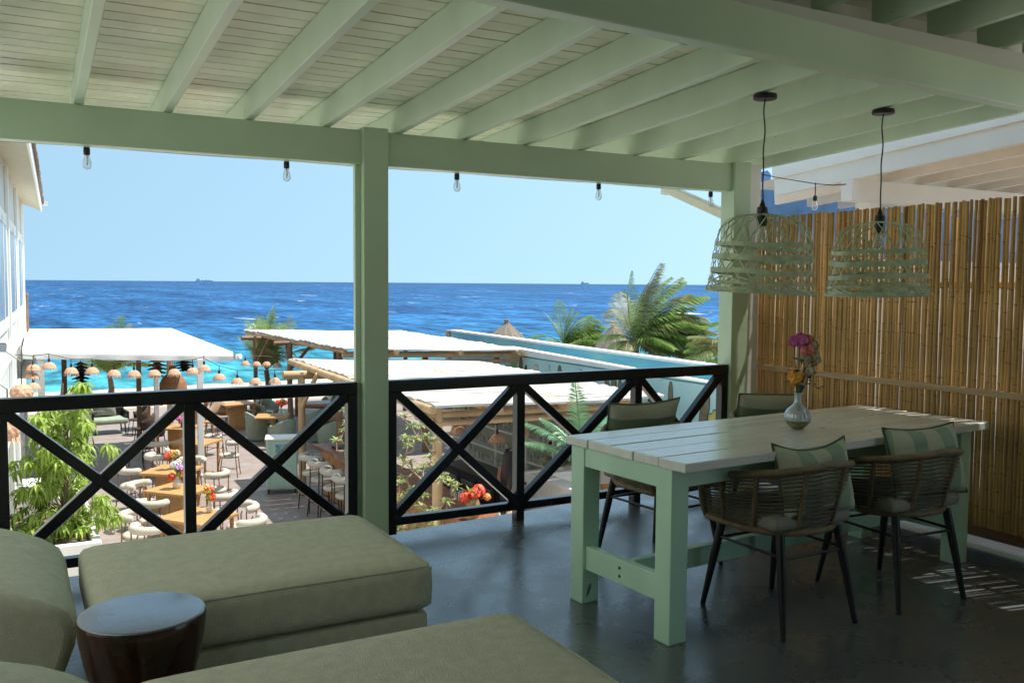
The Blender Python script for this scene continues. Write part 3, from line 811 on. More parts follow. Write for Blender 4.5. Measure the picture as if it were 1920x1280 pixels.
def ball(mb, c, r, n=10):
    pr = [(r*math.sin(math.pi*i/n), -r*math.cos(math.pi*i/n)) for i in range(n+1)]
    mb.lathe(pr, n+4, c)
def bloom(name, m, parent, c, r, seed, n=42, size=.5):
    mb = MB(); ball(mb, c, r*.72, 7); petals(mb, c, r*.9, n, r*size, 1.0, .9, seed); return mb.build(name, m, parent, smooth=50)
bq = thing('bouquet', 'bunch of orange, pink and cream flowers in the pearly vase', 'flowers', (vx[0], vx[1], vx[2]+.2))
MB().tube([(0,0,-.1),(.004,0,.03),(.01,-.01,.09)], [.017,.019,.026], 8).build('stem', GREENL, bq)
fx = [('flower', PET_O, (-.075,-.045,.155), .062, 11), ('flower', PET_P, (-.02,-.02,.395), .058, 12), ('flower', PET_P, (-.062,-.01,.385), .042, 22),
      ('flower', PET_K, (.012,-.055,.33), .052, 13), ('flower', PET_C, (.085,-.02,.30), .055, 14), ('flower', PET_C, (.115,-.03,.255), .045, 15),
      ('flower', PET_C, (.035,-.065,.185), .042, 16), ('flower', PET_K, (.045,-.03,.395), .040, 17), ('flower', PET_C, (-.005,-.06,.27), .036, 18), ('flower', PET_C, (.07,-.05,.355), .042, 19)]
for nm, m_, c, r, sd in fx:
    bloom(nm, m_, bq, c, r, sd, 46 if m_ is not PET_C else 26, .5 if m_ is not PET_C else .72)
    cc = Vector(c); MB().tube([(0,0,0), cc*.5+Vector((0,0,-.02)), cc-Vector((0,0,.02))], .0035, 5).build('stem', GREENL, bq)
mb = MB(); random.seed(8)
for i in range(34):
    a = random.uniform(0, 6.28); h = random.uniform(.06,.26); r = random.uniform(.02,.09)
    p = Vector((r*math.cos(a)+.02, r*math.sin(a)-.01, h)); d = Vector((math.cos(a), math.sin(a), random.uniform(-.5,.8))).normalized(); s = d.cross(Vector((0,0,1))).normalized()
    L = random.uniform(.05,.085)
    mb.add([p, p+d*L*.5+s*.018, p+d*L+Vector((0,0,-.012)), p+d*L*.5-s*.018], [(0,1,2,3)])
o = mb.build('leaves', GREENL, bq); o['kind'] = 'stuff'

MB().lathe([(.041,.0035),(.0475,.012),(.0680,.030),(.0840,.055),(.0850,.060)], 40).build('moss_layer', M('moss seen in the glass', (.20,.19,.07), rough=.3, var=.5, scale=70), vase, smooth=60)
vase.scale = (.80,.80,.80); bq.scale = (.80,.80,.80); bq.location = (vx[0], vx[1], vx[2]+.165)
# ------------------------------------------------------------------ pendant lamps
def shade_r(t):           # t 0 at the rim, 1 at the crown
    P = [(0,.282),(.08,.268),(.25,.262),(.45,.256),(.62,.248),(.74,.232),(.84,.195),(.92,.138),(.97,.075),(1.0,.022)]
    for (a, ra), (b_, rb) in zip(P[:-1], P[1:]):
        if a <= t <= b_: return ra+(rb-ra)*(t-a)/(b_-a)
    return .02
def shade_z(t):
    H = .41
    return H*(t if t < .62 else .62+.38*(1-max(0, 1-(t-.62)/.38)**1.7))
def sp(a, t, off=0):
    r = shade_r(t)+off; return Vector((r*math.cos(a), r*math.sin(a), shade_z(t)))
def pendant(label, loc, seed, drop, lean):
    t = thing('pendant_lamp', label, 'lamp', loc, 0, 'woven cane pendant lamps')
    random.seed(seed)
    MB().lathe([(0,0),(.045,0),(.058,-.004),(.061,-.012),(.061,-.026),(.057,-.030),(0,-.030)], 28).build('ceiling_cup', BLACKM, t, smooth=40)
    pts = [(.004*math.sin(k*1.1+seed), .003*math.sin(k*.8), -.03-(drop-.10)*k/16) for k in range(17)]
    MB().tube(pts, .0042, 6).build('cord', BLACKM, t)
    z0 = -drop
    MB().lathe([(.004,z0+.11),(.013,z0+.085),(.017,z0+.07),(.027,z0+.068),(.029,z0+.045),(.0275,z0-.008),(.024,z0-.03),(0,z0-.03)], 20).build('socket', BLACKM, t, smooth=40)
    bl = MB().lathe([(.013,z0-.03),(.016,z0-.045),(.026,z0-.075),(.032,z0-.10),(.032,z0-.115),(.026,z0-.135),(.012,z0-.146),(0,z0-.148)], 20).build('bulb', GLASS, t, smooth=60)
    MB().tube([(0,0,z0-.03),(0,0,z0-.10)], .004, 6).build('filament', FILAM, bl)
    sh = bpy.data.objects.new('shade', None); COL.objects.link(sh); sh.parent = t; sh.location = (0,0,z0-.38); sh.rotation_euler = lean
    # wide hoops
    for tt, w in ((.03,.020),(.12,.014),(.26,.026),(.44,.030),(.60,.022)):
        mb = MB(); n = 48; ph = random.uniform(0, 6); P = []; W = []
        for i in range(n+1):
            a = 2*math.pi*i/n; q = tt+.012*math.sin(a*2+ph)+.006*math.sin(a*5+ph)
            P.append(sp(a, max(.005, q), .003)); W.append((sp(a, min(1, q+.05))-sp(a, max(0, q-.05))).normalized()*w)
        mb.strip(P, W, .002); mb.build('hoop', CANE, sh)
    # slanting splints, woven both ways
    for sg in (1,-1):
        mb = MB()
        for k in range(19):
            a0 = 2*math.pi*k/19+random.uniform(-.06,.06); tw = sg*random.uniform(1.0,1.3); P = []; W = []; n = 22
            lo = random.uniform(-.03,.02)
            for i in range(n+1):
                q = max(0, lo)+(1-max(0, lo))*i/n; a = a0+tw*q
                P.append(sp(a, q, .0045*(1 if (i//3+k) % 2 else -1)*sg))
                tg = Vector((-math.sin(a), math.cos(a), 0)); W.append(tg*random.uniform(.0065,.0095)*(1 if q < .85 else .6))
            mb.strip(P, W, .0018)
        o = mb.build('splints', CANE, sh); o['kind'] = 'stuff'
    mb = MB()
    for k in range(11):      # bundled splints bent round the rim
        a0 = 2*math.pi*k/16+random.uniform(-.15,.15); P = []; W = []; n = 9
        for i in range(n+1):
            a = a0+.95*i/n; q = .20-.20*i/n
            P.append(sp(a, max(0, q), .007)+Vector((0,0,-.006*(i == n)))); W.append(Vector((0,0,1))*random.uniform(.005,.009))
        mb.strip(P, W, .002)
    o = mb.build('rim_splints', CANE, sh); o['kind'] = 'stuff'
    mb = MB(); mb.tube([sp(2*math.pi*i/40, .005, .004) for i in range(40)], .006, 6, closed=True); mb.build('rim', CANE, sh); mb = MB(); mb.tube([(.03*math.cos(2*math.pi*i/16), .03*math.sin(2*math.pi*i/16), shade_z(1.0)) for i in range(16)], .006, 6, closed=True)
    mb.build('crown_ring', CANE, sh)
    return t
pendant('woven green cane pendant lamp nearer the railing corner, left of the pair', (3.472, 3.595, 2.605), 3, .655, (R(1.5), R(2), 0))
pendant('woven green cane pendant lamp in front of the bamboo, right of the pair', (4.34, 3.565, 2.606), 9, .665, (R(-1), R(-2), R(40)))

# ------------------------------------------------------------------ string lights
def bulb_parts(t, c, s=1.0):
    c = Vector(c)
    b_ = MB().lathe([(.0,.032),(.012,.032),(.0165,.024),(.0175,.0),(.0155,-.012),(0,-.012)], 14, c).build('bulb_holder', BLACKM, t, smooth=40)
    g = MB().lathe([(.012,-.012),(.0145,-.022),(.022,-.048),(.0245,-.062),(.023,-.074),(.015,-.086),(0,-.091)], 16, c).build('bulb', GLASS, t, smooth=60)
    MB().tube([c+Vector((0,0,-.012)), c+Vector((.003,0,-.045)), c+Vector((0,0,-.066))], .0042, 6).build('filament', FILAM, g)
sl = thing('string_lights', 'row of clear bulbs hanging under the front roof beam', 'string lights', (2.5, 5.46, 2.31))
bx_ = [.379,1.461,2.582,3.70,4.736]
cp = [(-2.3-2.5,0,.005)]
for x in bx_: bulb_parts(sl, (x-2.5, 0, -.015))
P = []
allx = [-.75]+bx_
for a, b_ in zip(allx[:-1], allx[1:]):
    for q in range(8): P.append((a+(b_-a)*q/8-2.5, .002, .020-.003*math.sin(math.pi*q/8)))
P.append((bx_[-1]-2.5, .002, .02)); P.append((5.02-2.5, .04, .15))
MB().tube(P, .004, 5).build('cable', BLACKM, sl)
sl2 = thing('string_lights', 'single clear bulb on a cable strung above the bamboo screen', 'string lights', (5.93, 5.53, 2.46))
MB().tube([(-.82,.05,.07),(-.4,.02,.028),(0,0,.0),(.2,0,.0),(.35,-.02,.015)], .0045, 5).build('cable', BLACKM, sl2)
MB().tube([(0,0,.01),(.001,0,-.05),(0,0,-.11)], .005, 6).build('drop', BLACKM, sl2)
bulb_parts(sl2, (0,0,-.13))
# ------------------------------------------------------------------ white building on the left
lb = thing('white_building', 'two storey white building with gallery windows at the left edge', 'building', (.295, 26, 0), R(-2.2))
MB().bx(-6, 0, -19.6, 0, G, 3.62).build('wall', WHITEG, lb)
MB().bx(-9, -1.25, -32, -19.65, G, 3.62).build('bounce_wall', WHITE, lb)  # added unseen white wall, reflects sun into the veranda's left side
WGL = M('window glass', (.22,.29,.36), rough=.25, var=.2, scale=2, spec=.5)
for i in range(4):
    y0 = -1.0-3.9*i
    MB().bx(.002, .06, y0-.16, y0, -.35, 3.44).build('pilaster', WHITE, lb, bevel=.01)
    w = MB().bx(.002, .035, y0-3.5, y0-.45, .85, 2.65).build('window', WHITE, lb)
    MB().bx(.036, .042, y0-3.3, y0-.9, 1.05, 2.45).build('pane', WGL, w)
    MB().bx(.043, .05, y0-2.0, y0-1.9, .95, 2.55).build('mullion', WHITE, w)
    MB().bx(.002, .05, y0-3.7, y0-.16, .30, .62).build('ledge', WHITE, lb, bevel=.015)
MB().bx(.002, .16, -14, -.02, -.45, -.33).build('cornice', WHITE, lb, bevel=.02)
for i in range(14):      # dark slatted balcony at the seaward end
    MB().bx(.05, .10, -1.0+.07*i, -.955+.07*i, .15, 1.22).build('slat', LOGD, lb)
MB().bx(.04, .115, -1.02, .0, 1.222, 1.28).build('balcony_rail', LOGD, lb)
for i in range(5):
    MB().bx(.002, .07, -2.0-2.4*i-.5, -2.0-2.4*i, G, -.46).build('pilaster', WHITE, lb, bevel=.01)
SOFT = M('cream soffit', (.62,.57,.43), rough=.6, var=.06)
for i in range(40):
    y0 = .25-.38*i
    vs = [(0,y0-.36,3.52),(.42,y0-.36,3.36),(.42,y0,3.36),(0,y0,3.52)]
    MB().add(vs+[(a,b_,c+.02) for a,b_,c in vs], [(3,2,1,0),(4,5,6,7),(0,1,5,4),(1,2,6,5),(2,3,7,6),(3,0,4,7)]).build('soffit_board', SOFT, lb)
MB().bx(.42, .45, -15, .26, 3.33, 3.56).build('fascia', WHITE, lb)
mb = MB()
random.seed(4)
vs = []; fs = []; nn = 70
for i in range(nn+1):
    y0 = .32-15.3*i/nn
    for (x, z) in ((.36,3.565),(.50,3.545),(.50,3.63),(.30,3.72),(-3,5.3)):
        vs.append((x+random.uniform(-.012,.012), y0, z+random.uniform(-.015,.015)))
for i in range(nn):
    for k in range(4): fs.append((i*5+k, (i+1)*5+k, (i+1)*5+k+1, i*5+k+1))
mb.add(vs, fs); mb.build('shingle_roof', SHING, lb)
MB().bx(.46, .58, .27, .45, 3.50, 3.62).build('gutter_end', WHITE, lb)
fl = thing('flood_light', 'small black flood light on the white building wall', 'lamp', (-.115, 12.0, .83), R(20))
MB().box((0,0,0), (.12,.05,.10), (R(25),0,0)).build('housing', BLACKM, fl, bevel=.006)
MB().box((0,-.032,-.012), (.10,.004,.08), (R(25),0,0)).build('lens', WGL, fl)
MB().tube([(-.12,.03,0),(0,.02,0)], .008, 6).build('bracket', BLACKM, fl)
mb = MB(); random.seed(6)
P = [Vector((.36, 19.4, .20+.02*0))]
for i in range(14): P.append(P[-1]+Vector((random.uniform(-.03,.02), -.06+random.uniform(-.05,.05), random.uniform(-.10,.06))))
mb.tube(P, .012, 6); o = mb.build('cable', BRONZE); tag(o, 'tangle of cable on the white building beside awning', 'cable')

# ------------------------------------------------------------------ awning
aw = thing('awning', 'white canvas awning over the dining terrace beside white building', 'awning', (0,0,0))
FL_, FR_, BR_, BL_ = Vector((.18,20.3,.26)), Vector((4.22,20.3,.075)), Vector((3.76,25.8,.345)), Vector((.34,26.3,.36))
mb = MB(); n = 10; vs = []; fs = []
for i in range(n+1):
    for j in range(n+1):
        u, v = i/n, j/n
        p = (FL_*(1-u)+FR_*u)*(1-v)+(BL_*(1-u)+BR_*u)*v
        p = p+Vector((0,0,-.02*math.sin(math.pi*u)*math.sin(math.pi*v))); vs.append(p)
for i in range(n):
    for j in range(n): fs.append((i*(n+1)+j, (i+1)*(n+1)+j, (i+1)*(n+1)+j+1, i*(n+1)+j+1))
mb.add(vs, fs).build('canvas', CANVAS, aw, smooth=60)
def valance(a, b_, h):
    mb = MB(); n = 24; vs = []
    for i in range(n+1):
        p = a.lerp(b_, i/n); off = .012*math.sin(i*1.3)
        nrm = Vector(((b_-a).y, -(b_-a).x, 0)).normalized()
        vs += [p-nrm*.002, p+nrm*(.05)+Vector((0,0,-.06)), p+nrm*.055+Vector((0,0,-.10)), p+nrm*(.05+off)+Vector((0,0,-h))]
    fs = [(i*4+k, (i+1)*4+k, (i+1)*4+k+1, i*4+k+1) for i in range(n) for k in range(3)]
    mb.add(vs, fs).build('valance', CANVAS, aw, smooth=40)
valance(FL_, FR_, .20); valance(FR_, BR_, .17); valance(BR_, BL_, .17)
MB().lathe([(0,.05),(.05,.05),(.07,.02),(.07,-.05),(.04,-.08),(0,-.08)], 10, (4.36,20.35,-.03)).build('end_cap', WHITE, aw, smooth=40)
for (x, y_, zt, m_) in ((3.52,20.28,-.05,WHITE),(1.165,26.0,.33,LOGD),(2.945,26.0,.32,LOGD),(3.37,25.9,.32,WHITE),(3.66,25.6,.3,LOG),(.5,20.4,.2,WHITE)):
    MB().bx(x-.06, x+.06, y_-.06, y_+.06, G, zt).build('post', m_, aw, bevel=.01)
MB().bx(3.72, 3.82, 25.9, 26.0, G, .20).build('post', WHITE, aw, bevel=.01)

# ------------------------------------------------------------------ reed-roofed pergolas
def pergola(label, A, B, C_, D, nst, posts, extra_logs, mpost, strands):
    t = thing('pergola', label, 'pergola', (0,0,0), 0, 'reed roofed log pergolas')
    A, B, C_, D = map(Vector, (A, B, C_, D)); random.seed(nst)
    for i in range(nst):
        u0, u1 = i/nst, (i+.955)/nst
        e0, e1 = random.uniform(-.05,.05), random.uniform(-.06,.06)
        n = 8; vs = []; fs = []
        for k in range(n+1):
            q = k/n
            for (u, dz) in ((u0,0),((u0+u1)/2,.018),(u1,0)):
                p = (B.lerp(A, u)).lerp(C_.lerp(D, u), q)
                p = p+Vector(((e0 if k == 0 else 0)+(e1 if k == n else 0), 0, dz+.012*math.sin(q*7+i)-.02*math.sin(math.pi*q)))
                vs.append(p)
        m0 = len(vs)
        vs = vs+[v-Vector((0,0,.035)) for v in vs]
        for k in range(n):
            for c in range(2):
                a = k*3+c; fs.append((a, a+1, a+4, a+3)); fs.append((m0+a+3, m0+a+4, m0+a+1, m0+a))
            fs.append((k*3, k*3+3, m0+k*3+3, m0+k*3)); fs.append((k*3+2, m0+k*3+2, m0+k*3+5, k*3+5))
        fs += [(0,m0,m0+1,1),(1,m0+1,m0+2,2),(n*3+1,m0+n*3+1,m0+n*3,n*3),(n*3+2,m0+n*3+2,m0+n*3+1,n*3+1)]
        MB().add(vs, fs).build('reed_mat', REED, t, smooth=30)
    for (x, y_, zt, r) in posts:
        MB().tube([(x+random.uniform(-.03,.03), y_, G), (x+random.uniform(-.02,.02), y_, (G+zt)/2), (x, y_, zt)], [r*1.08, r, r*.95], 10).build('post', mpost, t, smooth=60)
    for (p, q, r, m_) in extra_logs:
        p, q = Vector(p), Vector(q); mid = (p+q)/2+Vector((0,0,random.uniform(-.03,.02)))
        MB().tube([p, mid, q], [r, r*1.04, r*.92], 9).build('log_beam', m_, t, smooth=60)
    return t
p1 = pergola('far reed roofed log pergola nearest the beach', (6.7,30.5,.03), (6.95,21.0,.03), (11.7,20.6,-.10), (12.2,30.5,-.10), 26,
    [(6.55,28.3,-.06,.065),(6.85,25.4,-.08,.075),(7.05,21.6,-.08,.08),(11.2,21.2,-.2,.08),(9.2,21.3,-.15,.08),(11.6,28.5,-.2,.07),(9.2,28.6,-.15,.07)],
    [((6.15,28.3,-.11),(12.0,28.4,-.22),.065,LOGD),((6.4,25.4,-.10),(11.9,25.4,-.20),.06,LOGD),((6.75,30.3,-.05),(7.03,21.1,-.055),.06,LOG),
     ((7.0,21.25,-.14),(11.9,20.85,-.27),.075,LOG),((8.2,30,-.09),(8.25,20.85,-.10),.08,LOG),((9.9,30,-.13),(9.95,20.75,-.14),.08,LOG),((11.4,30,-.17),(11.5,20.5,-.175),.08,LOG),
     ((6.55,28.3,-1.0),(6.75,27.4,-.12),.04,LOGD),((6.85,25.4,-.85),(7.5,25.4,-.12),.045,LOGD),((6.85,25.4,-.9),(6.95,26.2,-.1),.045,LOGD),((7.1,21.3,-.30),(11.7,20.95,-.42),.05,LOG)], LOGD, 0)
p2 = pergola('near reed roofed log pergola over the bar', (5.42,19.9,-.07), (5.03,11.4,-.07), (9.45,12.0,-.23), (9.7,19.3,-.23), 23,
    [(5.09,18.05,-.20,.075),(5.29,11.8,-.18,.072),(9.1,12.4,-.3,.075),(9.35,18.2,-.3,.075),(6.35,18.05,-.22,.06)],
    [((4.72,18.05,-.245),(9.5,18.2,-.40),.085,LOG),((4.95,11.78,-.255),(9.4,12.28,-.42),.06,LOG),((5.0,11.74,-.37),(9.2,12.22,-.53),.045,LOG),((5.36,19.85,-.14),(5.06,11.45,-.14),.07,LOG),
     ((6.2,19.7,-.20),(6.15,11.55,-.20),.075,LOG),((7.55,19.5,-.25),(7.5,11.62,-.25),.085,LOG),((8.8,19.3,-.29),(8.75,11.8,-.29),.08,LOG),
     ((5.09,18.05,-.95),(5.2,17.3,-.17),.045,LOG)], LOG, 0)

# ------------------------------------------------------------------ courtyard furniture
def boucle_chair(name, label, seat_h, group, metal):
    t = thing(name, label, 'chair' if seat_h < .6 else 'stool', (0,0,0), 0, group)
    h = seat_h
    MB().lathe([(0,h+.055),(.12,h+.054),(.19,h+.045),(.222,h+.02),(.225,h-.01),(.205,h-.035),(0,h-.04)], 22).build('seat', BOUCLE, t, smooth=60)
    # bolster back: bent sausage, open to the front (+y)
    pts = []; n = 18; zz = h+.31
    for i in range(n+1):
        a = R(-182)+R(184)*i/n
        pts.append((.235*math.cos(a), .225*math.sin(a), zz))
    MB().tube(pts, [.04]+[.062]*(n-1)+[.04], 12).build('back_bolster', BOUCLE, t, smooth=60)
    for sx in (-1, 1):
        MB().tube([(sx*.17,.16,h-.02),(sx*.20,.20,h*.5),(sx*.225,.225,0)], .011, 6).build('leg', metal, t, smooth=60)
        MB().tube([(sx*.225,-.215,0),(sx*.20,-.19,h*.5),(sx*.185,-.17,h),(sx*.19,-.17,h+.27)], .011, 6).build('leg', metal, t, smooth=60)
        MB().tube([(sx*.205,.05,h-.02),(sx*.225,.09,h+.12),(sx*.232,.10,h+.26),(sx*.228,.075,h+.31)], .011, 6).build('arm_tube', metal, t, smooth=60)
    MB().tube([(-.20,.20,h*.35),(.20,-.19,h*.35)], .008, 5).build('stretcher', metal, t)
    MB().tube([(.20,.20,h*.35+.017),(-.20,-.19,h*.35+.017)], .008, 5).build('stretcher', metal, t)
    return t
GC = 'ivory bolster chairs at the courtyard tables'
bc = boucle_chair('bolster_chair', 'ivory bolster chair left of the farthest flowered oak table', .46, GC, BRONZE)
bc.location = (1.93, 18.30, G); bc.rotation_euler.z = R(-60)
def face(x, y, tx, ty): return math.atan2(ty-y, tx-x)-math.pi/2
T1, T2, T3 = (2.60,18.07), (2.46,16.33), (2.42,14.32)
for (x, y_, tx, lab) in ((1.93,16.78,T2,'ivory bolster chair left of the middle flowered oak table'), (1.93,15.45,T2,'ivory bolster chair between middle and nearest oak tables, left side'),
    (1.60,14.66,T3,'ivory bolster chair left of the nearest oak table'), (1.68,13.85,T3,'ivory bolster chair at lower left, cut by the sofa edge'),
    (3.06,18.70,T1,'ivory bolster chair behind the farthest flowered oak table'), (3.22,17.25,T1,'ivory bolster chair right of the farthest flowered oak table'),
    (3.0,15.45,T2,'ivory bolster chair right of the middle flowered oak table'), (3.10,14.45,T3,'ivory bolster chair right of the nearest oak table'),
    (3.02,13.62,T3,'ivory bolster chair at lower right, nearest the sofa edge')):
    dup(bc, (x, y_, G), face(x, y_, *tx), lab)
dup(bc, (4.16, 20.55, G), R(70), 'ivory bolster chair standing alone in the open courtyard')
dup(bc, (4.34, 23.3, G), R(95), 'ivory bolster chair beyond the lone one, near the sunlit paving')
dup(bc, (2.74, 21.1, G), R(-30), 'ivory bolster chair in the awning shade behind white post')
dup(bc, (2.56, 19.5, G), R(-80), 'ivory bolster chair in the shade just behind the flower vase')
def oak_table(label, x, y_, rz, w, d, h=.75, slats=0):
    t = thing('oak_table', label, 'table', (x, y_, G), rz, 'square oak tables in the courtyard')
    if slats:
        for i in range(slats):
            a = -d/2+d*i/slats; MB().bx(-w/2, w/2, a, a+d/slats-.012, h-.04, h).build('top_board', OAK, t, bevel=.004)
    else:
        for i in range(5):
            a = -d/2+d*i/5; MB().bx(-w/2, w/2, a, a+d/5-.003, h-.045, h).build('top_board', OAK, t, bevel=.004)
    MB().bx(-w*.16, w*.16, -d*.30, d*.30, .03, h-.046).build('pedestal', OAK, t, bevel=.006)
    MB().bx(-w*.32, w*.32, -d*.36, d*.36, 0, .03).build('foot', OAK, t, bevel=.004)
    for sx in (-1,1):
        for sy in (-1,1): MB().bx(sx*w*.42-.022, sx*w*.42+.022, sy*d*.40-.022, sy*d*.40+.022, 0, h-.046).build('leg', OAK, t)
    return t
oak_table('square oak table with tall flower vase, farthest of the sunlit row', *T1, R(52), .86, .86)
oak_table('square oak table with round ceramic vase, middle of the sunlit row', *T2, R(40), .74, .92)
oak_table('square oak table with coral flowers, nearest of the sunlit row', *T3, R(36), .80, .92)
oak_table('oak table half hidden behind the white awning post', 3.52, 21.1, R(-40), .95, .80)
oak_table('slatted oak table with red flowers in the awning shade', 3.55, 23.4, R(-40), .9, .8, slats=6)
oak_table('oak table on the sand by the wicker beach chairs', 5.75, 27.2, R(10), .95, .7)
oak_table('pale oak table farther along the beach edge', 4.75, 28.2, R(5), .95, .7)
stl = thing('small_stool', 'small round wooden stool on the sunlit sand', 'stool', (4.75, 26.0, G))
MB().lathe([(0,.45),(.16,.45),(.17,.435),(.17,.41),(0,.41)], 18).build('seat', OAK, stl, smooth=40)
for a in range(4): MB().tube([(.11*math.cos(a*1.57+.7), .11*math.sin(a*1.57+.7), .41),(.16*math.cos(a*1.57+.7), .16*math.sin(a*1.57+.7), 0)], .018, 7).build('leg', OAK, stl)
mt = thing('sage_table', 'pale sage square table in the awning shade', 'table', (3.45, 28.3, G), R(-10))
MB().bx(-.42,.42,-.42,.42,.71,.75).build('top', SAGEUP, mt, bevel=.006)
MB().bx(-.06,.06,-.06,.06,.03,.71).build('pedestal', OAK, mt); MB().bx(-.25,.25,-.25,.25,0,.03).build('foot', OAK, mt)
def vase_flowers(label, loc, blooms, vm, h=.2, s=1.0, flab=None):
    t = thing('vase', label, 'vase', loc)
    MB().lathe([(0,0),(.04*s,0),(.06*s,.03*s),(.07*s,.07*s),(.058*s,.11*s),(.03*s,.15*s),(.024*s,h),(.03*s,h+.015)], 16).build('body', vm, t, smooth=50)
    f = thing('bouquet', flab, 'flowers', Vector(loc)+Vector((0,0,h)))
    for i, (m_, c, r) in enumerate(blooms):
        bloom('flower', m_, f, c, r, 30+i, 22, .6)
        cc = Vector(c); MB().tube([(0,0,-.05), cc*.6, cc-Vector((0,0,r*.5))], .006, 4).build('stem', GREENL, f)
    mb = MB(); random.seed(len(blooms))
    for i in range(16):
        a = random.uniform(0, 6.28); p = Vector((.03*math.cos(a), .03*math.sin(a), random.uniform(0,.12))); d = Vector((math.cos(a), math.sin(a), random.uniform(.2,1.4))).normalized(); sd = d.cross(Vector((0,0,1))).normalized(); L = random.uniform(.1,.17)
        mb.add([p, p+d*L*.5+sd*.03, p+d*L, p+d*L*.5-sd*.03], [(0,1,2,3)])
    o = mb.build('leaves', LEAF, f); o['kind'] = 'stuff'
PET_W = M('white petals', (.75,.68,.66), rough=.6, var=.1); PET_L = M('lilac petals', (.55,.30,.62), rough=.6, var=.2); PET_PE = M('peach petals', (.85,.42,.14), rough=.6, var=.2)
vase_flowers('slim dark vase on the farthest sunlit oak table', (2.62,18.08,G+.751), [(PET_PE,(-.02,-.04,.13),.085),(PET_R,(-.10,-.03,.09),.07),(PET_C,(.09,0,.12),.07),(PET_W,(-.10,.02,.18),.06)], VASEG, .18, .8, 'peach and coral flowers with green sprigs on the farthest sunlit table')
vase_flowers('round ivory ceramic vase on the middle sunlit oak table', (2.44,16.36,G+.751), [(PET_W,(-.04,0,.20),.085),(PET_L,(.03,-.04,.16),.075),(PET_R,(.10,-.02,.09),.075),(PET_R,(-.10,-.05,.02),.07),(PET_W,(.03,.04,.24),.07)], CERAM, .2, 1.15, 'white, lilac and coral flowers on the middle sunlit table')
vase_flowers('small vase on the nearest sunlit oak table', (2.62,14.42,G+.751), [(PET_R,(.0,0,.16),.08),(PET_R,(.03,-.03,.08),.07),(PET_PE,(-.03,.02,.22),.06)], CERAM, .17, .8, 'coral flowers on the nearest sunlit table, behind railing post')
vase_flowers('brown vase on the shaded slatted table', (3.62,23.2,G+.751), [(PET_R,(.1,0,.16),.08),(PET_P,(-.1,0,.08),.08),(PET_P,(-.02,-.05,.05),.07),(PET_R,(.02,.04,.2),.06)], BRONZE, .15, 1.0, 'red and purple flowers on the shaded slatted table')
# lounge seat and shaded chairs under the awning
lg = thing('lounge_chair', 'low dark lounge seat with grey cushion in the awning shade', 'lounge chair', (2.35, 28.0, G), R(185))
weld(rounded_box(.95,.8,.16,.06,6,0,(0,0,.36)).build('seat', SAGEUP, lg)); weld(rounded_box(.95,.16,.55,.06,6,0,(0,-.36,.66)).build('back', DARKF, lg))
o = pillow_mesh(.6,.55,.2,9).build('back_cushion', PADG, lg, loc=(0.05,-.2,.72)); weld(o, .001)
for sx in (-1,1):
    MB().bx(sx*.46-.03,sx*.46+.03,-.4,.36,.36,.62).build('arm', DARKF, lg, bevel=.01)
    for sy in (-1,1): MB().tube([(sx*.38,sy*.3,.28),(sx*.4,sy*.33,0)], .02, 6).build('leg', BLACKM, lg)
def wicker_chair(label, loc, rz, m_, group='wicker chairs by the beach'):
    t = thing('wicker_chair', label, 'chair', loc, rz, group)
    MB().lathe([(0,.455),(.2,.455),(.24,.44),(.24,.41),(0,.40)], 16).build('seat', m_, t, smooth=50)
    mb = MB(); n = 16; vs = []; fs = []
    for i in range(n+1):
        a = R(-190)+R(200)*i/n
        back = max(0, math.sin(-a)); ht = .62+.22*back**1.5
        for (r, z) in ((.235,.43),(.265,.55),(.285,ht)):
            vs.append((r*math.cos(a), r*math.sin(a), z if z < .6 else ht))
    for i in range(n):
        for k in range(2): fs.append((i*3+k, (i+1)*3+k, (i+1)*3+k+1, i*3+k+1))
    o = mb.add(vs, fs).build('shell', m_, t, smooth=60); so = o.modifiers.new('thick', 'SOLIDIFY'); so.thickness = .03
    for sx in (-1,1):
        for sy in (-1,1): MB().tube([(sx*.17,sy*.17,.42),(sx*.22,sy*.22,0)], .013, 6).build('leg', BLACKM, t)
    return t
wc = wicker_chair('brown wicker chair with tall back on the sunlit sand', (6.15, 28.9, G), R(70), BEACHW)
dup(wc, (5.2, 26.9, G), R(175), 'brown wicker chair seen from behind near the small stool')
dup(wc, (6.35, 27.6, G), R(100), 'brown wicker chair beside the dark pergola post')
dup(wc, (5.0, 29.0, G), R(-20), 'brown wicker chair behind the pale beach table')
dup(wc, (5.55, 29.9, G), R(200), 'brown wicker chair farthest out on the sand')
GS = 'dark woven chairs in the awning shade'
dk = wicker_chair('dark woven chair behind the lounge seat in the awning shade', (3.05, 27.3, G), R(100), WICKD, GS)
dup(dk, (3.0, 25.6, G), R(75), 'dark woven chair in the shade, second from the lounge seat')
dup(dk, (3.1, 24.3, G), R(60), 'dark woven chair in the shade, nearest the slatted table')
dup(dk, (1.5, 25.5, G), R(-60), 'dark woven chair behind the leafy tree in the shade')
dup(dk, (2.62, 22.6, G), R(40), 'dark woven chair left of the slatted oak table')
rt = thing('round_table', 'dark round table in the shade behind the leafy tree', 'table', (1.55, 27.2, G))
MB().lathe([(0,.76),(.5,.76),(.52,.745),(.5,.72),(0,.72)], 24).build('top', STOOLW, rt, smooth=40); MB().tube([(0,0,0),(0,0,.72)], .07, 8).build('pedestal', STOOLW, rt)

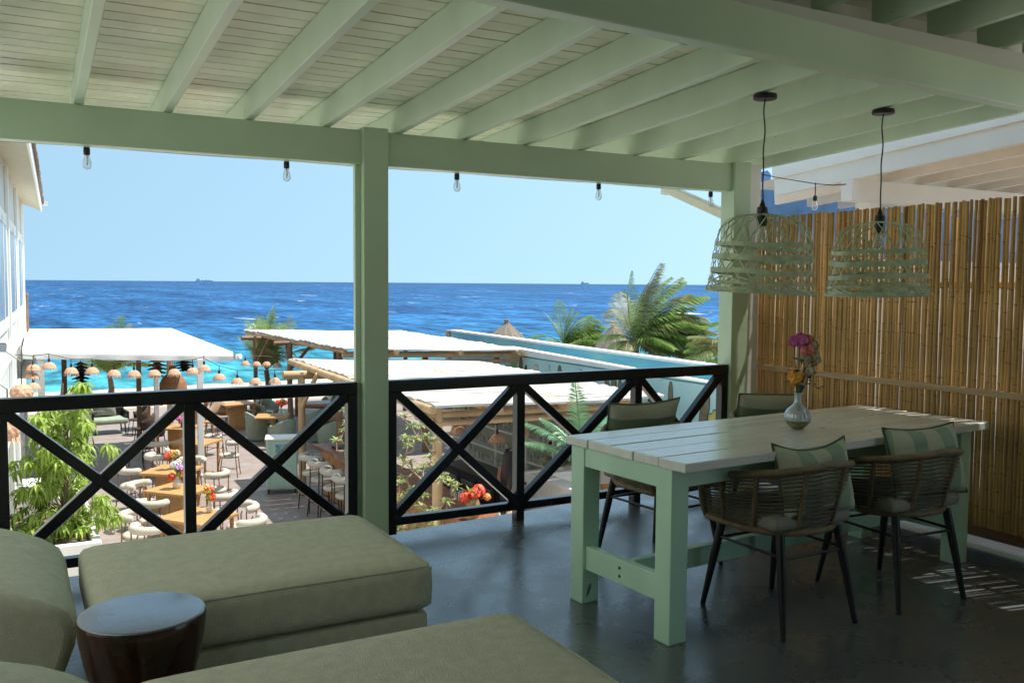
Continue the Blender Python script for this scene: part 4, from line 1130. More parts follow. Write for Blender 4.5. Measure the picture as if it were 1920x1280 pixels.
# lanterns hanging under the awning
def lantern(label, loc, r, h, m_):
    t = thing('lantern', label, 'lantern', loc, 0, 'dark layered lanterns under the awning')
    L = 6
    for k in range(L):
        q = (k+.5)/L; rr = r*(.55+.45*math.sin(math.pi*q))
        z = h/2-h*q; n = 22
        vs = [(0,0,z+h/L*.55)]+[(rr*(1 if i % 2 else .78)*math.cos(2*math.pi*i/n), rr*(1 if i % 2 else .78)*math.sin(2*math.pi*i/n), z-h/L*.45*(1.1 if i % 2 else .6)) for i in range(n)]
        MB().add(vs, [(0, 1+i, 1+(i+1) % n) for i in range(n)]).build('tier', m_, t)
    MB().tube([(0,0,h/2),(0,0,h/2+.35)], .008, 5).build('cord', BLACKM, t)
lantern('dark layered lantern nearest the brown post under awning', (1.43, 24, -.58), .28, .5, WICKD)
lantern('dark layered lantern in the middle under awning', (3.15, 24, -.5), .30, .55, WICKB)
lantern('dark layered lantern near the right awning corner', (3.80, 24, -.45), .30, .4, WICKD)
bk = thing('basket_lamp', 'big brown bell shaped basket lamp under the awning', 'lamp', (3.49, 23.8, -.60))
MB().lathe([(.04,.12),(.08,.10),(.10,0),(.16,-.10),(.26,-.20),(.32,-.32),(.33,-.48)], 22).build('basket', WICKB, bk, smooth=50)
MB().tube([(0,0,.1),(0,0,.8)], .01, 5).build('cord', BLACKM, bk)

# wicker shades on festoon cables
def wshade(label, loc, s, group, seed):
    t = thing('wicker_lamp', label, 'lamp', loc, seed*.7, group)
    n = 28; random.seed(seed)
    MB().lathe([(.02*s,.085*s),(.05*s,.08*s),(.085*s,.055*s),(.112*s,.015*s),(.125*s,-.02*s)], n).build('shade', WICK, t, smooth=50)
    mb = MB()
    for k in range(n):
        a = 2*math.pi*k/n; r0 = .123*s; L = random.uniform(.035,.07)*s; sp_ = random.uniform(1.02,1.18)
        w = .008*s; tg = Vector((-math.sin(a), math.cos(a), 0))*w; p = Vector((r0*math.cos(a), r0*math.sin(a), -.018*s)); q = Vector((r0*sp_*math.cos(a), r0*sp_*math.sin(a), -.018*s-L))
        mb.add([p-tg, p+tg, q+tg*.4, q-tg*.4], [(0,1,2,3)])
    o = mb.build('fringe', WICK, t); o['kind'] = 'stuff'
    MB().tube([(0,0,.08*s),(0,0,.15*s)], .022*s, 7).build('holder', BLACKM, t)
    MB().tube([(0,0,.14*s),(0,0,.24*s)], .008*s, 5).build('cord', BLACKM, t)
GL1 = 'pinkish wicker shades strung along the awning'
l1 = [(.34,-.03,'leftmost, against the building'),(.60,.0,'second from the building'),(.97,-.11,'beside the brown post'),(1.33,-.12,'just right of the first dark lantern'),(1.71,-.185,'in front of the palm'),(2.07,-.21,'just right of the palm'),
      (2.44,-.215,'in front of the brown lantern'),(2.81,-.21,'in front of the bell basket'),(3.16,-.20,'left of the pair at awning end'),(3.38,-.15,'right of the pair at awning end')]
for i, (x, z, w) in enumerate(l1): wshade('fringed wicker lamp on awning cable, '+w, (x, 19.0, z), 1.0, GL1, i+1)
wshade('fringed wicker lamp by the building, upper of the lower two', (.32, 19.0, -.18), 1.0, GL1, 12)
wshade('fringed wicker lamp by the building, lowest one', (.33, 18.9, -.36), 1.0, GL1, 13)
c = thing('festoon_cable', 'thin cable with wicker lamps along the front of the awning', 'cable', (1.8, 19.0, 0))
P = [(.05-1.8,0,.24)]+[(x-1.8,0,z+.24) for x, z, w in l1]+[(3.42-1.8,.2,.10)]
MB().tube(P, .007, 5).build('wire', BLACKM, c)
GL2 = 'wicker shades between awning and pergola'
l2 = [(3.674,-.34,'below the awning corner'),(4.033,-.445,'second right of the awning corner'),(4.40,-.46,'third right of the awning corner'),(4.80,-.47,'next to the peeled log post')]
for i, (x, z, w) in enumerate(l2): wshade('pale wicker lamp over the courtyard, '+w, (x, 19.0, z), 1.0, GL2, 20+i)
c = thing('festoon_cable', 'thin cable sagging from awning corner to the bar pergola', 'cable', (4.2, 19.0, 0))
MB().tube([(3.42-4.2,.1,.04)]+[(x-4.2,0,z+.24) for x, z, w in l2]+[(5.05-4.2,-.5,-.20)], .007, 5).build('wire', BLACKM, c)
GL3 = 'small far wicker shades by the beach'
l3 = [(5.745,-.70,'leftmost of the far row'),(6.056,-.727,'second of the far row'),(6.341,-.74,'in front of the far palm'),(6.644,-.79,'nearest the log brace')]
for i, (x, z, w) in enumerate(l3): wshade('small pale wicker lamp near the beach, '+w, (x, 26.0, z), 1.0, GL3, 30+i)
c = thing('festoon_cable', 'thin far cable with four small wicker lamps near the beach', 'cable', (6.2, 26.0, 0))
MB().tube([(4.3-6.2,.2,.0)]+[(x-6.2,0,z+.24) for x, z, w in l3]+[(6.85-6.2,-.5,-.35)], .008, 5).build('wire', BLACKM, c)
def big_basket(label, loc, r, h):
    t = thing('wicker_lamp', label, 'lamp', loc, 0, 'large wicker lamps on the white building')
    MB().lathe([(.02,h*.5),(r*.5,h*.45),(r*.85,h*.25),(r,0),(r*.95,-h*.2),(r*.75,-h*.42),(r*.6,-h*.5)], 20, jag=lambda i, k: 1+.05*((k*7+i*3) % 5-2)/2).build('shade', WICK, t)
    mb = MB(); random.seed(int(loc[1]*10))
    for k in range(46):
        a = random.uniform(0, 6.28); p = Vector((r*.8*math.cos(a), r*.8*math.sin(a), -h*.35)); d = Vector((math.cos(a)*.5, math.sin(a)*.5, -1)); L = random.uniform(.05,.13); tg = Vector((-math.sin(a), math.cos(a), 0))*.006
        mb.add([p-tg, p+tg, p+d*L], [(0,1,2)])
    o = mb.build('fringe', WICK, t); o['kind'] = 'stuff'
    MB().tube([(0,0,h*.5),(0,0,h*.5+.3),(-.2,.1,h*.5+.45)], .008, 5).build('bracket', BLACKM, t)
big_basket('shaggy round wicker lamp on the white wall at far left', (-.06, 12.0, -.10), .135, .30)
big_basket('shaggy wicker lamp half hidden by the railing top, left', (.10, 13.6, .13), .14, .22)

# ------------------------------------------------------------------ bar under the near pergola
bar = thing('bar_counter', 'reddish live edge wooden bar counter under the near pergola', 'bar counter', (5.68, 14.4, G))
vs = []; n = 26; random.seed(12)
poly = [(-.38+.05*math.sin(i*.9)+random.uniform(-.015,.015), -3.6+7.1*i/n) for i in range(n+1)] + [(.37, 3.5), (.37, -3.6)]
MB().prism([(x, y_) for x, y_ in reversed(poly)], .99, 1.05).build('top', TEAK, bar, bevel=.012)
for i in range(14):
    MB().bx(-.20,-.15,-3.4+.5*i,-2.92+.5*i,.02,.985).build('front_panel', TEAKE, bar, bevel=.005)
MB().bx(-.145,.30,-3.4,3.4,.02,.985).build('carcass', TEAK, bar)
GB = 'ivory bolster bar stools along the bar'
bs = boucle_chair('bar_stool', 'ivory bolster bar stool farthest along the bar, by the log post', .70, GB, BLACKM)
bs.location = (4.97, 16.80, G); bs.rotation_euler.z = R(-80)
for (y_, lab) in ((16.15,'ivory bolster bar stool, second from the log post'),(15.40,'ivory bolster bar stool, third from the log post'),(14.72,'ivory bolster bar stool nearest, half hidden behind the post')):
    dup(bs, (4.95, y_, G), R(-82), lab)
cab = thing('cabinet', 'mint painted service cabinet with small green picture', 'cabinet', (4.82, 18.55, G), R(-16))
MB().bx(-.31,.31,-.25,.25,.10,1.10).build('body', CABM, cab, bevel=.012)
MB().bx(-.33,.33,-.27,.27,1.103,1.145).build('top', WHITE, cab, bevel=.01)
MB().bx(-.215,.295,-.262,-.252,.14,.80).build('door', CABM, cab, bevel=.004)
MB().bx(-.295,-.23,-.262,-.252,.14,1.08).build('door', CABM, cab, bevel=.004)
PIC = M('leafy picture', (.02,.22,.05), rough=.5, var=.6, scale=14, hue=(.25,.55,.68))
MB().bx(-.12,.27,-.268,-.253,.86,1.02).build('picture', PIC, cab)
for sx in (-1,1):
    for sy in (-1,1): MB().tube([(sx*.26,sy*.2,.10),(sx*.27,sy*.2,0)], .02, 6).build('leg', BLACKM, cab)
cl = thing('cloth', 'pale folded cloth hanging on the cabinet side', 'cloth', (5.17, 18.40, G+.15), R(-16))
MB().bx(0,.035,-.18,.10,.0,.82).build('fold', CANVAS, cl, bevel=.015)
tray = thing('drink_tray', 'black tray with twigs lying on the far bar end', 'tray', (5.72, 17.1, G+1.052), R(15))
MB().bx(-.2,.2,-.25,.25,0,.05).build('tray', BLACKM, tray, bevel=.02)
random.seed(3)
for k in range(4): MB().tube([(random.uniform(-.2,.2),random.uniform(-.25,.25),.06),(random.uniform(-.3,.3),random.uniform(-.4,.3),.09)], .008, 5).build('twig', TWIG, tray)
# black under-counter fridge
fr = thing('bar_fridge', 'black undercounter fridge with three doors behind the bar', 'fridge', (7.45, 14.55, G))
MB().bx(-.30,.30,-1.15,1.05,.08,.88).build('body', DARKF, fr, bevel=.01); MB().bx(-.33,.33,-1.2,1.1,.885,.93).build('worktop', DARKF, fr, bevel=.006)
for k in range(3):
    d = MB().bx(-.33,-.303,-.98+.68*k,-.34+.68*k,.12,.85).build('door', DARKF, fr, bevel=.008)
    MB().bx(-.36,-.332,-.90+.68*k,-.44+.68*k,.70,.77).build('handle', STEEL, d, bevel=.004)
for sx in (-1,1):
    for sy in (-1,1): MB().tube([(sx*.25,sy*.95,0),(sx*.25,sy*.95,.08)], .02, 6).build('foot', BLACKM, fr)
# back bar shelving
sh = thing('bar_shelving', 'sage panelled back bar with white shelves of glasses', 'shelving', (8.9, 15.4, G))
for k in range(24): MB().bx(.0,.03,-2.4+.25*k,-2.156+.25*k,0,2.2).build('panel_board', PANEL, sh, bevel=.004)
for z in (.58,.92,1.36): MB().bx(-.30,-.002,-2.4,3.4,z-.035,z).build('shelf', WHITE, sh, bevel=.003)
for y_ in (-1.35,-.35,.9,2.2): MB().bx(-.31,-.27,y_-.02,y_+.02,.0,1.75).build('upright', WHITE, sh)
random.seed(21)
def bottle_mesh(k):
    if k == 0: pr = [(.0,0),(.036,0),(.038,.02),(.038,.17),(.03,.2),(.014,.23),(.013,.29),(.015,.30),(0,.30)]
    elif k == 1: pr = [(.0,0),(.03,0),(.032,.01),(.035,.12),(.036,.13)]
    else: pr = [(0,0),(.032,0),(.006,.01),(.005,.07),(.03,.09),(.042,.13),(.036,.19)]
    return MB().lathe(pr, 12).mesh('glass', 50)
bms = [bottle_mesh(k) for k in range(3)]
DARKB = M('dark bottle glass', (.02,.025,.015), rough=.1, var=.3, rand=.5)
for z, kinds, nn, lab, cat in ((.92,(1,2),30,'drinking glass on the middle back bar shelf','glass'),(1.36,(0,0,2),26,'bottle or glass on the top back bar shelf','bottle'),(.58,(1,2),20,'drinking glass on the low back bar shelf','glass')):
    for i in range(nn):
        k = random.choice(kinds); me = bms[k].copy(); me.materials.clear(); me.materials.append(DARKB if (k == 0 and random.random() < .45) else GLASSB)
        o = bpy.data.objects.new('bottle' if cat == 'bottle' else 'drinking_glass', me); COL.objects.link(o)
        o.location = (8.9-.16+random.uniform(-.08,.08), 15.4-2.3+5.5*(i+random.uniform(.1,.9))/nn, G+z+.001); s = random.uniform(.9,1.15); o.scale = (s,s,s)
        tag(o, lab, cat, 'glassware on the '+lab.split(' on the ')[1])
tb_ = thing('rust_fence', 'rust coloured board fence at the end of the back bar', 'fence', (9.25, 12.7, G))
for k in range(9): MB().bx(.0,.03,-.55+.13*k,-.43+.13*k,0,2.15).build('board', RUSTB, tb_)
wk = thing('white_counter', 'white capped service counter with pale vertical boards', 'counter', (7.7, 12.2, G))
MB().bx(-.10,.20,-1.9,1.25,1.06,1.11).build('cap', WHITE, wk, bevel=.01); MB().bx(.203,1.9,.90,1.28,1.045,1.105).build('cap', WHITE, wk, bevel=.01)
for k in range(20): MB().bx(-.055,-.03,-1.85+.155*k,-1.70+.155*k,.0,1.055).build('board', WHITE, wk, bevel=.003)
MB().bx(.21,1.85,.92,.95,.80,1.04).build('front_panel', WHITE, wk)
for k in range(24): MB().tube([(.23+.068*k,.96,.0),(.23+.068*k,.96,.80)], .03, 6).build('cane', BAMB, wk)
for i, (x, y_, z, s) in enumerate(((7.15,13.5,-1.02,1.15),(6.75,14.2,-.95,1.1),(7.62,13.5,-.92,1.1),(7.3,15.2,-1.0,1.1))):
    wshade(['wicker lamp hanging in the middle of the bar','wicker lamp left of the middle one over the bar','wicker lamp just behind the railing post over the bar','wicker lamp deepest in over the bar'][i], (x, y_, z), s, 'wicker lamps over the bar', 50+i)
wire = MB().tube([(6.3,14.6,-.6),(6.75,14.2,-.71),(7.15,13.5,-.77),(7.62,13.5,-.68),(8.6,13.4,-.55)], .008, 5).build('festoon_cable', BLACKM); tag(wire, 'cable carrying the wicker lamps over the bar', 'cable')
vase_flowers('painted clay pot on the near bar end', (5.73,11.55,G+1.052), [(PET_R,(-.12,0,.05),.09),(PET_R,(.0,-.03,.1),.1),(PET_R,(.12,.03,.12),.10),(PET_R,(.05,.08,.05),.09),(PET_PE,(.22,-.02,.03),.06),(PET_R,(-.04,.09,.07),.08)], TERRA, .16, 1.5, 'big bunch of coral flowers on the near bar end')
bowl = thing('bowl', 'painted clay bowl beside the coral flowers on bar', 'bowl', (5.50,11.15,G+1.052))
MB().lathe([(0,0),(.07,0),(.12,.05),(.14,.11),(.13,.15),(.12,.15),(.11,.10),(0,.04)], 20).build('bowl', TERRA, bowl, smooth=50)
random.seed(31)
for i in range(9):
    me = bms[random.choice((1,2))].copy(); me.materials.clear(); me.materials.append(GLASSB)
    o = bpy.data.objects.new('drinking_glass', me); COL.objects.link(o); o.location = (5.75+random.uniform(-.05,.28), 12.2+.16*i+random.uniform(-.04,.04), G+1.052); tag(o, 'drinking glass standing on the bar counter', 'glass', 'glasses on the bar counter')
for i in range(5):
    o = MB().lathe([(0,0),(.03,0),(.035,.05),(.02,.08),(.012,.12),(.014,.13),(0,.13)], 12).build('sauce_bottle', [CERAM,DARKB,PET_PE,CERAM,PET_PE][i], smooth=50); o.location = (5.86+.07*i, 11.0+.05*(i % 2), G+1.052); tag(o, 'small sauce bottle at the near bar corner', 'bottle', 'small sauce bottles at the near bar corner')
for i in range(5):
    o = MB().lathe([(0,0),(.07,.01),(.11,.07),(.10,.15),(.05,.19),(0,.2)], 14).build('coconut', M('coconut %d' % i, (.32,.34,.20), rough=.7), smooth=60); o.location = (8.68+.05*(i % 2), 13.4+.24*i, G+.921); tag(o, 'green coconut on the back bar shelf', 'coconut', 'green coconuts on the back bar shelf')
jar = thing('drink_jar', 'big jar of red drink at the shelf end', 'jar', (8.66, 13.25, G+1.361))
MB().lathe([(0,0),(.08,0),(.09,.02),(.085,.14),(.0,.14)], 16).build('drink', M('red drink', (.35,.05,.03), rough=.2), jar, smooth=40); MB().lathe([(.086,.14),(.09,.2),(.08,.24),(0,.25)], 16).build('lid', CERAM, jar, smooth=40)

# ------------------------------------------------------------------ sage barrel chairs and their tables
def barrel(label, loc, rz):
    t = thing('barrel_chair', label, 'chair', loc, rz, 'sage upholstered barrel chairs')
    n = 22; vs = []; fs = []
    for i in range(n+1):
        a = R(-215)+R(250)*i/n; back = max(0, math.sin(-a)); ht = .60+.18*back
        for (r, z) in ((.30,.03),(.32,.3),(.345,ht-.03),(.33,ht),(.285,ht),(.265,ht-.04),(.25,.42)):
            vs.append((r*math.cos(a), r*math.sin(a)*1.02, z))
    for i in range(n):
        for k in range(6): fs.append((i*7+k, (i+1)*7+k, (i+1)*7+k+1, i*7+k+1))
    fs += [tuple(reversed(range(7))), tuple(n*7+k for k in range(7))]
    MB().add(vs, fs).build('shell', SAGEUP, t, smooth=55)
    MB().lathe([(0,.46),(.2,.455),(.25,.43),(.25,.06),(0,.06)], 20).build('seat', SAGEUP, t, smooth=50)
    return t
brl = barrel('sage barrel chair in front of the small oak topped table', (6.12, 23.45, G), R(20))
for (x, y_, rz, lab) in ((5.85,25.0,-90,'sage barrel chair tucked left of the small table'),(6.75,27.6,200,'sage barrel chair with tall back facing the beach'),(7.55,25.0,10,'sage barrel chair in front of the round blue sheened table'),
    (7.3,24.1,60,'sage barrel chair beside the peeled log post'),(7.15,22.7,20,'sage barrel chair in front of the nearest round table'),(7.75,22.6,-10,'sage barrel chair right of the nearest round table'),(8.7,27.4,170,'sage barrel chair behind the far round table')):
    dup(brl, (x, y_, G), R(rz), lab)
sq = thing('cafe_table', 'small oak topped square table with orange flowers', 'table', (6.05, 24.25, G), R(-20))
MB().bx(-.42,.42,-.42,.42,.71,.75).build('top', OAK, sq, bevel=.006); MB().bx(-.05,.05,-.05,.05,.03,.71).build('pedestal', OAK, sq); MB().bx(-.22,.22,-.22,.22,0,.03).build('foot', OAK, sq)
def round_t(label, x, y_, r):
    t = thing('round_table', label, 'table', (x, y_, G), 0, 'round wooden tables near the bar')
    MB().lathe([(0,.76),(r-.02,.76),(r,.745),(r-.01,.70),(0,.70)], 36).build('top', TEAK, t, smooth=40); MB().tube([(0,0,.03),(0,0,.7)], .08, 10).build('pedestal', TEAK, t); MB().lathe([(0,.03),(.3,.03),(.32,0),(0,0)], 18).build('foot', TEAK, t)
round_t('round wooden table with orange flowers under far pergola', 7.95, 26.0, .72); round_t('round wooden table nearest the bar, behind the vine', 7.75, 23.2, .68); round_t('round wooden table farthest back near the beach', 8.1, 29.2, .7)
vase_flowers('glass vase on the small oak topped table', (6.25,24.1,G+.751), [(PET_R,(-.07,0,.12),.08),(PET_PE,(.04,.02,.15),.08),(PET_R,(.1,0,.1),.08),(PET_R,(.0,-.03,.06),.07)], GLASSB, .24, 1.1, 'orange red flowers on the small oak topped table')
vase_flowers('grey vase on the far round table', (8.2,25.7,G+.761), [(PET_R,(-.06,0,.12),.09),(PET_PE,(.06,.02,.15),.09),(PET_R,(.0,.03,.2),.08)], BRONZE, .26, 1.3, 'orange flowers on the round table under far pergola')
# ------------------------------------------------------------------ mural walls
def slab(name, a, b_, z0a, z1a, z1b, th, m_, parent):
    a, b_ = Vector((*a, 0)), Vector((*b_, 0)); d = (b_-a).normalized(); nn = Vector((d.y, -d.x, 0))*th
    vs = [a+Vector((0,0,z0a)), b_+Vector((0,0,z0a)), b_+Vector((0,0,z1b)), a+Vector((0,0,z1a))]
    vs = vs+[v+nn for v in vs]
    return MB().add(vs, [(0,1,2,3),(7,6,5,4),(0,4,5,1),(1,5,6,2),(2,6,7,3),(3,7,4,0)]).build(name, m_, parent)
W1a, W1b = (12.05, 9.5), (13.31, 28.6)
mw = thing('mural_wall', 'long sea blue painted boundary wall with white coping', 'wall', (0,0,0))
slab('wall', W1a, W1b, G, -.06, -.06, .22, MURAL, mw)
slab('coping', (12.02,9.45), (13.28,28.62), -.057, .0, .0, .29, WHITE, mw)
slab('end_pier', (13.25,28.62), (13.27,28.95), G, -.03, -.03, .3, STONE, mw)
W2a, W2b = (10.45, 9.5), (11.92, 22.0)
cw = thing('cactus_wall', 'lower aqua wall painted with big cacti shapes', 'wall', (0,0,0))
slab('wall', W2a, W2b, G, -.12, -.345, .2, WATT, cw)
slab('coping', (10.42,9.45), (11.89,22.0), -.118, -.07, -.30, .27, WHITE, cw)
dW = Vector((W2b[0]-W2a[0], W2b[1]-W2a[1], 0)).normalized(); nW = Vector((-dW.y, dW.x, 0))
def painted(y_, z, pts, m_, lift=.004, name='painted_cactus'):
    """flat painted shape on the face of the lower wall, outline in metres"""
    k = (y_-W2a[1])/dW.y; o = Vector((W2a[0], W2a[1], 0))+dW*k+nW*lift
    vs = [o+dW*a+Vector((0,0,z+b_)) for a, b_ in pts]
    MB().add(vs, [tuple(range(len(vs)))]).build(name, m_, cw)
def lobe(w, h, n=14):
    out = []
    for i in range(n):
        a = 2*math.pi*i/n; c, s = math.cos(a), math.sin(a)
        out.append((w/2*math.copysign(abs(c)**.6, c), h/2+h/2*math.copysign(abs(s)**.8, s)))
    return out
def stack(y_, z, lobes, m_, edge=True):
    for i, (dx, dz, w, h) in enumerate(lobes):
        if edge: painted(y_+dx, z+dz-.012, [(a*(w+.03)/w, b_*(h+.03)/h) for a, b_ in lobe(w, h)], CACT4, .003+.0012*i, 'painted_outline')
        painted(y_+dx, z+dz, lobe(w, h), m_, .0055+.0012*i)
stack(21.42, -.85, [(0,0,.42,.50)], CACT3, False); stack(20.95, -1.3, [(0,0,.26,.95)], CACT1); stack(20.6, -1.3, [(0,0,.2,.80),(.12,0,.16,.5)], CACT4, False)
stack(19.95, -1.2, [(0,0,.3,.75)], CACT5); stack(19.15, -2.2, [(0,0,.18,1.8)], CACT5); stack(18.55, -1.3, [(0,0,.24,.95)], CACT1); stack(17.4, -1.3, [(0,0,.22,.95)], CACT1)
stack(15.85, -1.4, [(0,0,.26,1.12),(.30,.45,.24,.50),(-.27,.5,.16,.50)], CACT1); stack(13.62, -1.4, [(0,0,.17,1.17)], CACT1); stack(14.35, -.95, [(0,0,.2,.35)], CACT4, False)
stack(12.50, -1.6, [(0,0,.24,.75),(.02,.55,.26,.45),(-.02,.9,.28,.45)], CACT1); stack(12.15, -1.2, [(0,.0,.14,.5),(.12,.32,.2,.22),(-.12,.3,.22,.24),(0,.4,.2,.22)], CACT2); stack(12.95, -1.2, [(0,0,.12,.35),(.1,.2,.12,.2)], CACT5)
MB().bx(10.62, 10.70, 11.55, 11.62, G, -.14).build('cover_strip', WHITE, cw)
o = MB().bx(9.35, 10.0, 12.6, 13.4, -.75, -.62).build('side_roof', WHITE); tag(o, 'small white flat roof beside the bar pergola', 'roof')

# ------------------------------------------------------------------ foliage
def leaf(mb, p, d, L, w, droop=.25, up=None):
    d = d.normalized(); s = d.cross(up or Vector((0,0,1)))
    s = s.normalized() if s.length > .05 else Vector((1,0,0))
    a = p+d*L*.35+Vector((0,0,.02*L)); b_ = p+d*L*.72-Vector((0,0,droop*L*.35)); c = p+d*L-Vector((0,0,droop*L))
    q = s.cross(d)*w*.18
    mb.add([p, a-s*w/2+q, b_-s*w*.38+q, c, b_+s*w*.38+q, a+s*w/2+q, a, b_], [(0,6,1),(1,6,7,2),(2,7,3),(0,5,6),(5,4,7,6),(4,3,7)])
def mango(label, blobs, base, name='leafy_tree', lf=LEAF, seed=1, L0=.17, y0=(14.3,16.0)):
    t = thing(name, label, 'tree', base)
    B = Vector(base); random.seed(seed); mb = MB(); br = MB(); tips = []
    for (u, v, ru, rv, cnt) in blobs:
        cx = -.06+(u-20)*.0072; cz = -.08-(v-740)*.00795
        for i in range(cnt):
            a = random.uniform(0, 6.28); r = math.sqrt(random.random())
            y_ = random.uniform(*y0); sc_ = y_/15
            p = Vector(((cx+r*math.cos(a)*ru*.0072)*sc_, y_, 1.61+((cz+r*math.sin(a)*rv*.00795)-1.61)*sc_))
            if p.z < G+.1: continue
            tips.append(p)
            n = random.randint(7, 11); rot = random.uniform(0, 6.28)
            for k in range(n):
                an = rot+2*math.pi*k/n+random.uniform(-.2,.2); e = random.uniform(-1.5,.35)
                leaf(mb, p-B, Vector((math.cos(an), math.sin(an), e)), L0*random.uniform(.7,1.15), L0*random.uniform(.26,.34), random.uniform(.35,.8))
    mb.build('crown', lf, t)
    trunk_pts = [Vector((0,0,0)), Vector((.05,0,.8)), Vector((-.03,.05,1.6)), Vector((.04,0,2.3))]
    MB().tube(trunk_pts, [.05,.042,.032,.016], 8).build('trunk', BARK, t, smooth=60)
    for p in tips[::5]:
        q = p-B; h = max(.1, min(2.2, q.z-random.uniform(.25,.6))); st_ = Vector((.0,.02,h)); br.tube([st_, st_.lerp(q, .5)+Vector((0,0,-.04)), q], [.010,.007,.004], 5, caps=False)
    br.build('branches', BARK, t)
    return t
blobs = [(95,780,24,38,24),(150,768,17,52,28),(85,850,36,40,44),(150,830,20,38,20),(58,925,32,28,12),(130,900,44,36,36),(110,975,62,34,54),(188,962,18,28,14),(28,985,20,30,12),(28,870,12,18,4),(32,915,14,14,5),(214,985,7,18,4),(150,727,16,8,5),(70,800,14,30,10),(205,840,8,14,2)]
mango('tall bright green leafy tree in the white planter at left', blobs, (.62, 15.3, G+.45), seed=5)
pl = thing('planter', 'white walled planter bed under the leafy tree', 'planter', (.45, 16.2, G))
MB().bx(-.5,.62,-2.0,-1.88,0,.55).build('wall', WHITE, pl, bevel=.01); MB().bx(.50,.62,-1.875,1.2,0,.55).build('wall', WHITE, pl, bevel=.01); MB().bx(-.5,.62,1.205,1.33,0,.55).build('wall', WHITE, pl, bevel=.01)
MB().bx(-.5,.49,-1.87,1.2,.0,.45).build('soil', BARK, pl); MB().bx(-.35,.02,.2,.9,.46,1.0).build('raised_box', WHITE, pl, bevel=.01)

def rosette_plant(label, base, tips, seed, lf=LEAF2, L0=.095):
    t = thing('shrub', label, 'plant', base); B = Vector(base); random.seed(seed); mb = MB(); br = MB()
    top = max(p[2] for p in tips); mid = Vector((sum(p[0] for p in tips)/len(tips), sum(p[1] for p in tips)/len(tips), 0))
    nodes = [Vector((0,0,0)), Vector((.05,0,.6)), Vector((.0,.05,1.1))]
    br.tube(nodes, [.05,.042,.035], 7)
    done = [nodes[-1]]
    for p in sorted(tips, key=lambda p: p[2]):
        q = Vector(p)-B; par = min(done, key=lambda d: (d-q).length+(.8 if d.z > q.z-.05 else 0))
        m_ = par.lerp(q, .5)+Vector((random.uniform(-.06,.06), random.uniform(-.05,.05), -.05))
        br.tube([par, m_, q], [.015,.011,.007], 5, caps=False); done.append(q); done.append(m_)
        for ring, (n, e0) in enumerate(((7,.1),(6,.8))):
            rot = random.uniform(0, 6.28)
            for k in range(n):
                an = rot+2*math.pi*k/n; leaf(mb, q, Vector((math.cos(an), math.sin(an), e0+random.uniform(-.4,.4))), L0*random.uniform(.75,1.2), L0*.30, .25)
    mb.build('crown', lf, t); br.build('branches', TWIG, t)
random.seed(17)
tips = []
for i in range(62):
    u = random.uniform(733, 832); v = random.uniform(755, 1000)
    if u > 800 and v < 800: continue
    tips.append((3.964+(u-745)*.00687+random.uniform(-.04,.04), 10+random.uniform(-.5,.5), .103-(v-770)*.0066))
rosette_plant('pale leaved twiggy shrub climbing right of the centre post', (4.15, 10.0, G), tips, 2)
tips2 = []
for u, v in ((648,768),(672,785),(662,800),(670,820),(655,845),(668,862),(675,880),(672,935),(650,955),(662,915),(645,805),(676,752),(628,820),(660,735)):
    tips2.append((3.44+(u-665)*.00687, 10+random.uniform(-.3,.3), .011-(v-790)*.0062))
rosette_plant('pale leaved twiggy shrub half hidden left of centre post', (3.55, 10.0, G), tips2, 3)

# ------------------------------------------------------------------ palms
def frond(parent, base, az, el, L, bend, m_, seed, twist=0, nl=34, wmax=.34, lw=.014, wind=Vector((0,0,0))):
    random.seed(seed); mb = MB(); P = []; n = 16
    d = Vector((math.cos(az)*math.cos(el), math.sin(az)*math.cos(el), math.sin(el))); p = Vector(base)
    for i in range(n+1):
        P.append(p.copy()); d = (d+Vector((0,0,-bend/n))+wind/n).normalized(); p = p+d*L/n
    mb.tube(P, [.02*(1-.8*i/n) for i in range(n+1)], 5)
    for k in range(nl):
        q = .12+.87*k/nl; f = q*n; i = min(n-1, int(f)); p = P[i].lerp(P[i+1], f-i); t = (P[i+1]-P[i]).normalized()
        sd = t.cross(Vector((0,0,1))); sd = sd.normalized() if sd.length > .05 else Vector((1,0,0)); up = sd.cross(t)
        ll = wmax*L/1.6*(math.sin(math.pi*min(1, .18+.80*q))**.7)*random.uniform(.85,1.1)
        for sg in (-1, 1):
            dd = (sd*sg*.95+t*.60+up*(.15+twist*sg)+wind*.7+Vector((0,0,-.30))+Vector((random.uniform(-.1,.1),)*3)).normalized()
            w = lw*random.uniform(.8,1.5)*L/1.6; s2 = dd.cross(up).normalized()*w/2 if dd.cross(up).length > .01 else t*w/2
            a = p+dd*ll*.5-Vector((0,0,ll*.03)); b_ = p+dd*ll-Vector((0,0,ll*(.16+random.uniform(0,.12))))
            mb.add([p-s2*.5, p+s2*.5, a+s2, b_, a-s2], [(0,1,2,3,4)])
    return mb.build('frond', m_, parent)
def palm(label, base, crown, fr, seed):
    t = thing('palm_tree', label, 'palm tree', base); B = Vector(base); c = Vector(crown)-B
    MB().tube([(0,0,0), c*.5+Vector((.06,0,0)), c], [.13,.10,.08], 9).build('trunk', BARK, t, smooth=60)
    for i, f in enumerate(fr): frond(t, c, *f, seed*20+i)
    return t
Wd = Vector((.55,-.35,0))       # sea breeze blowing the leaves to the right
def fr(az, el, L, bend, m_): return (R(az), R(el), L, bend, m_)
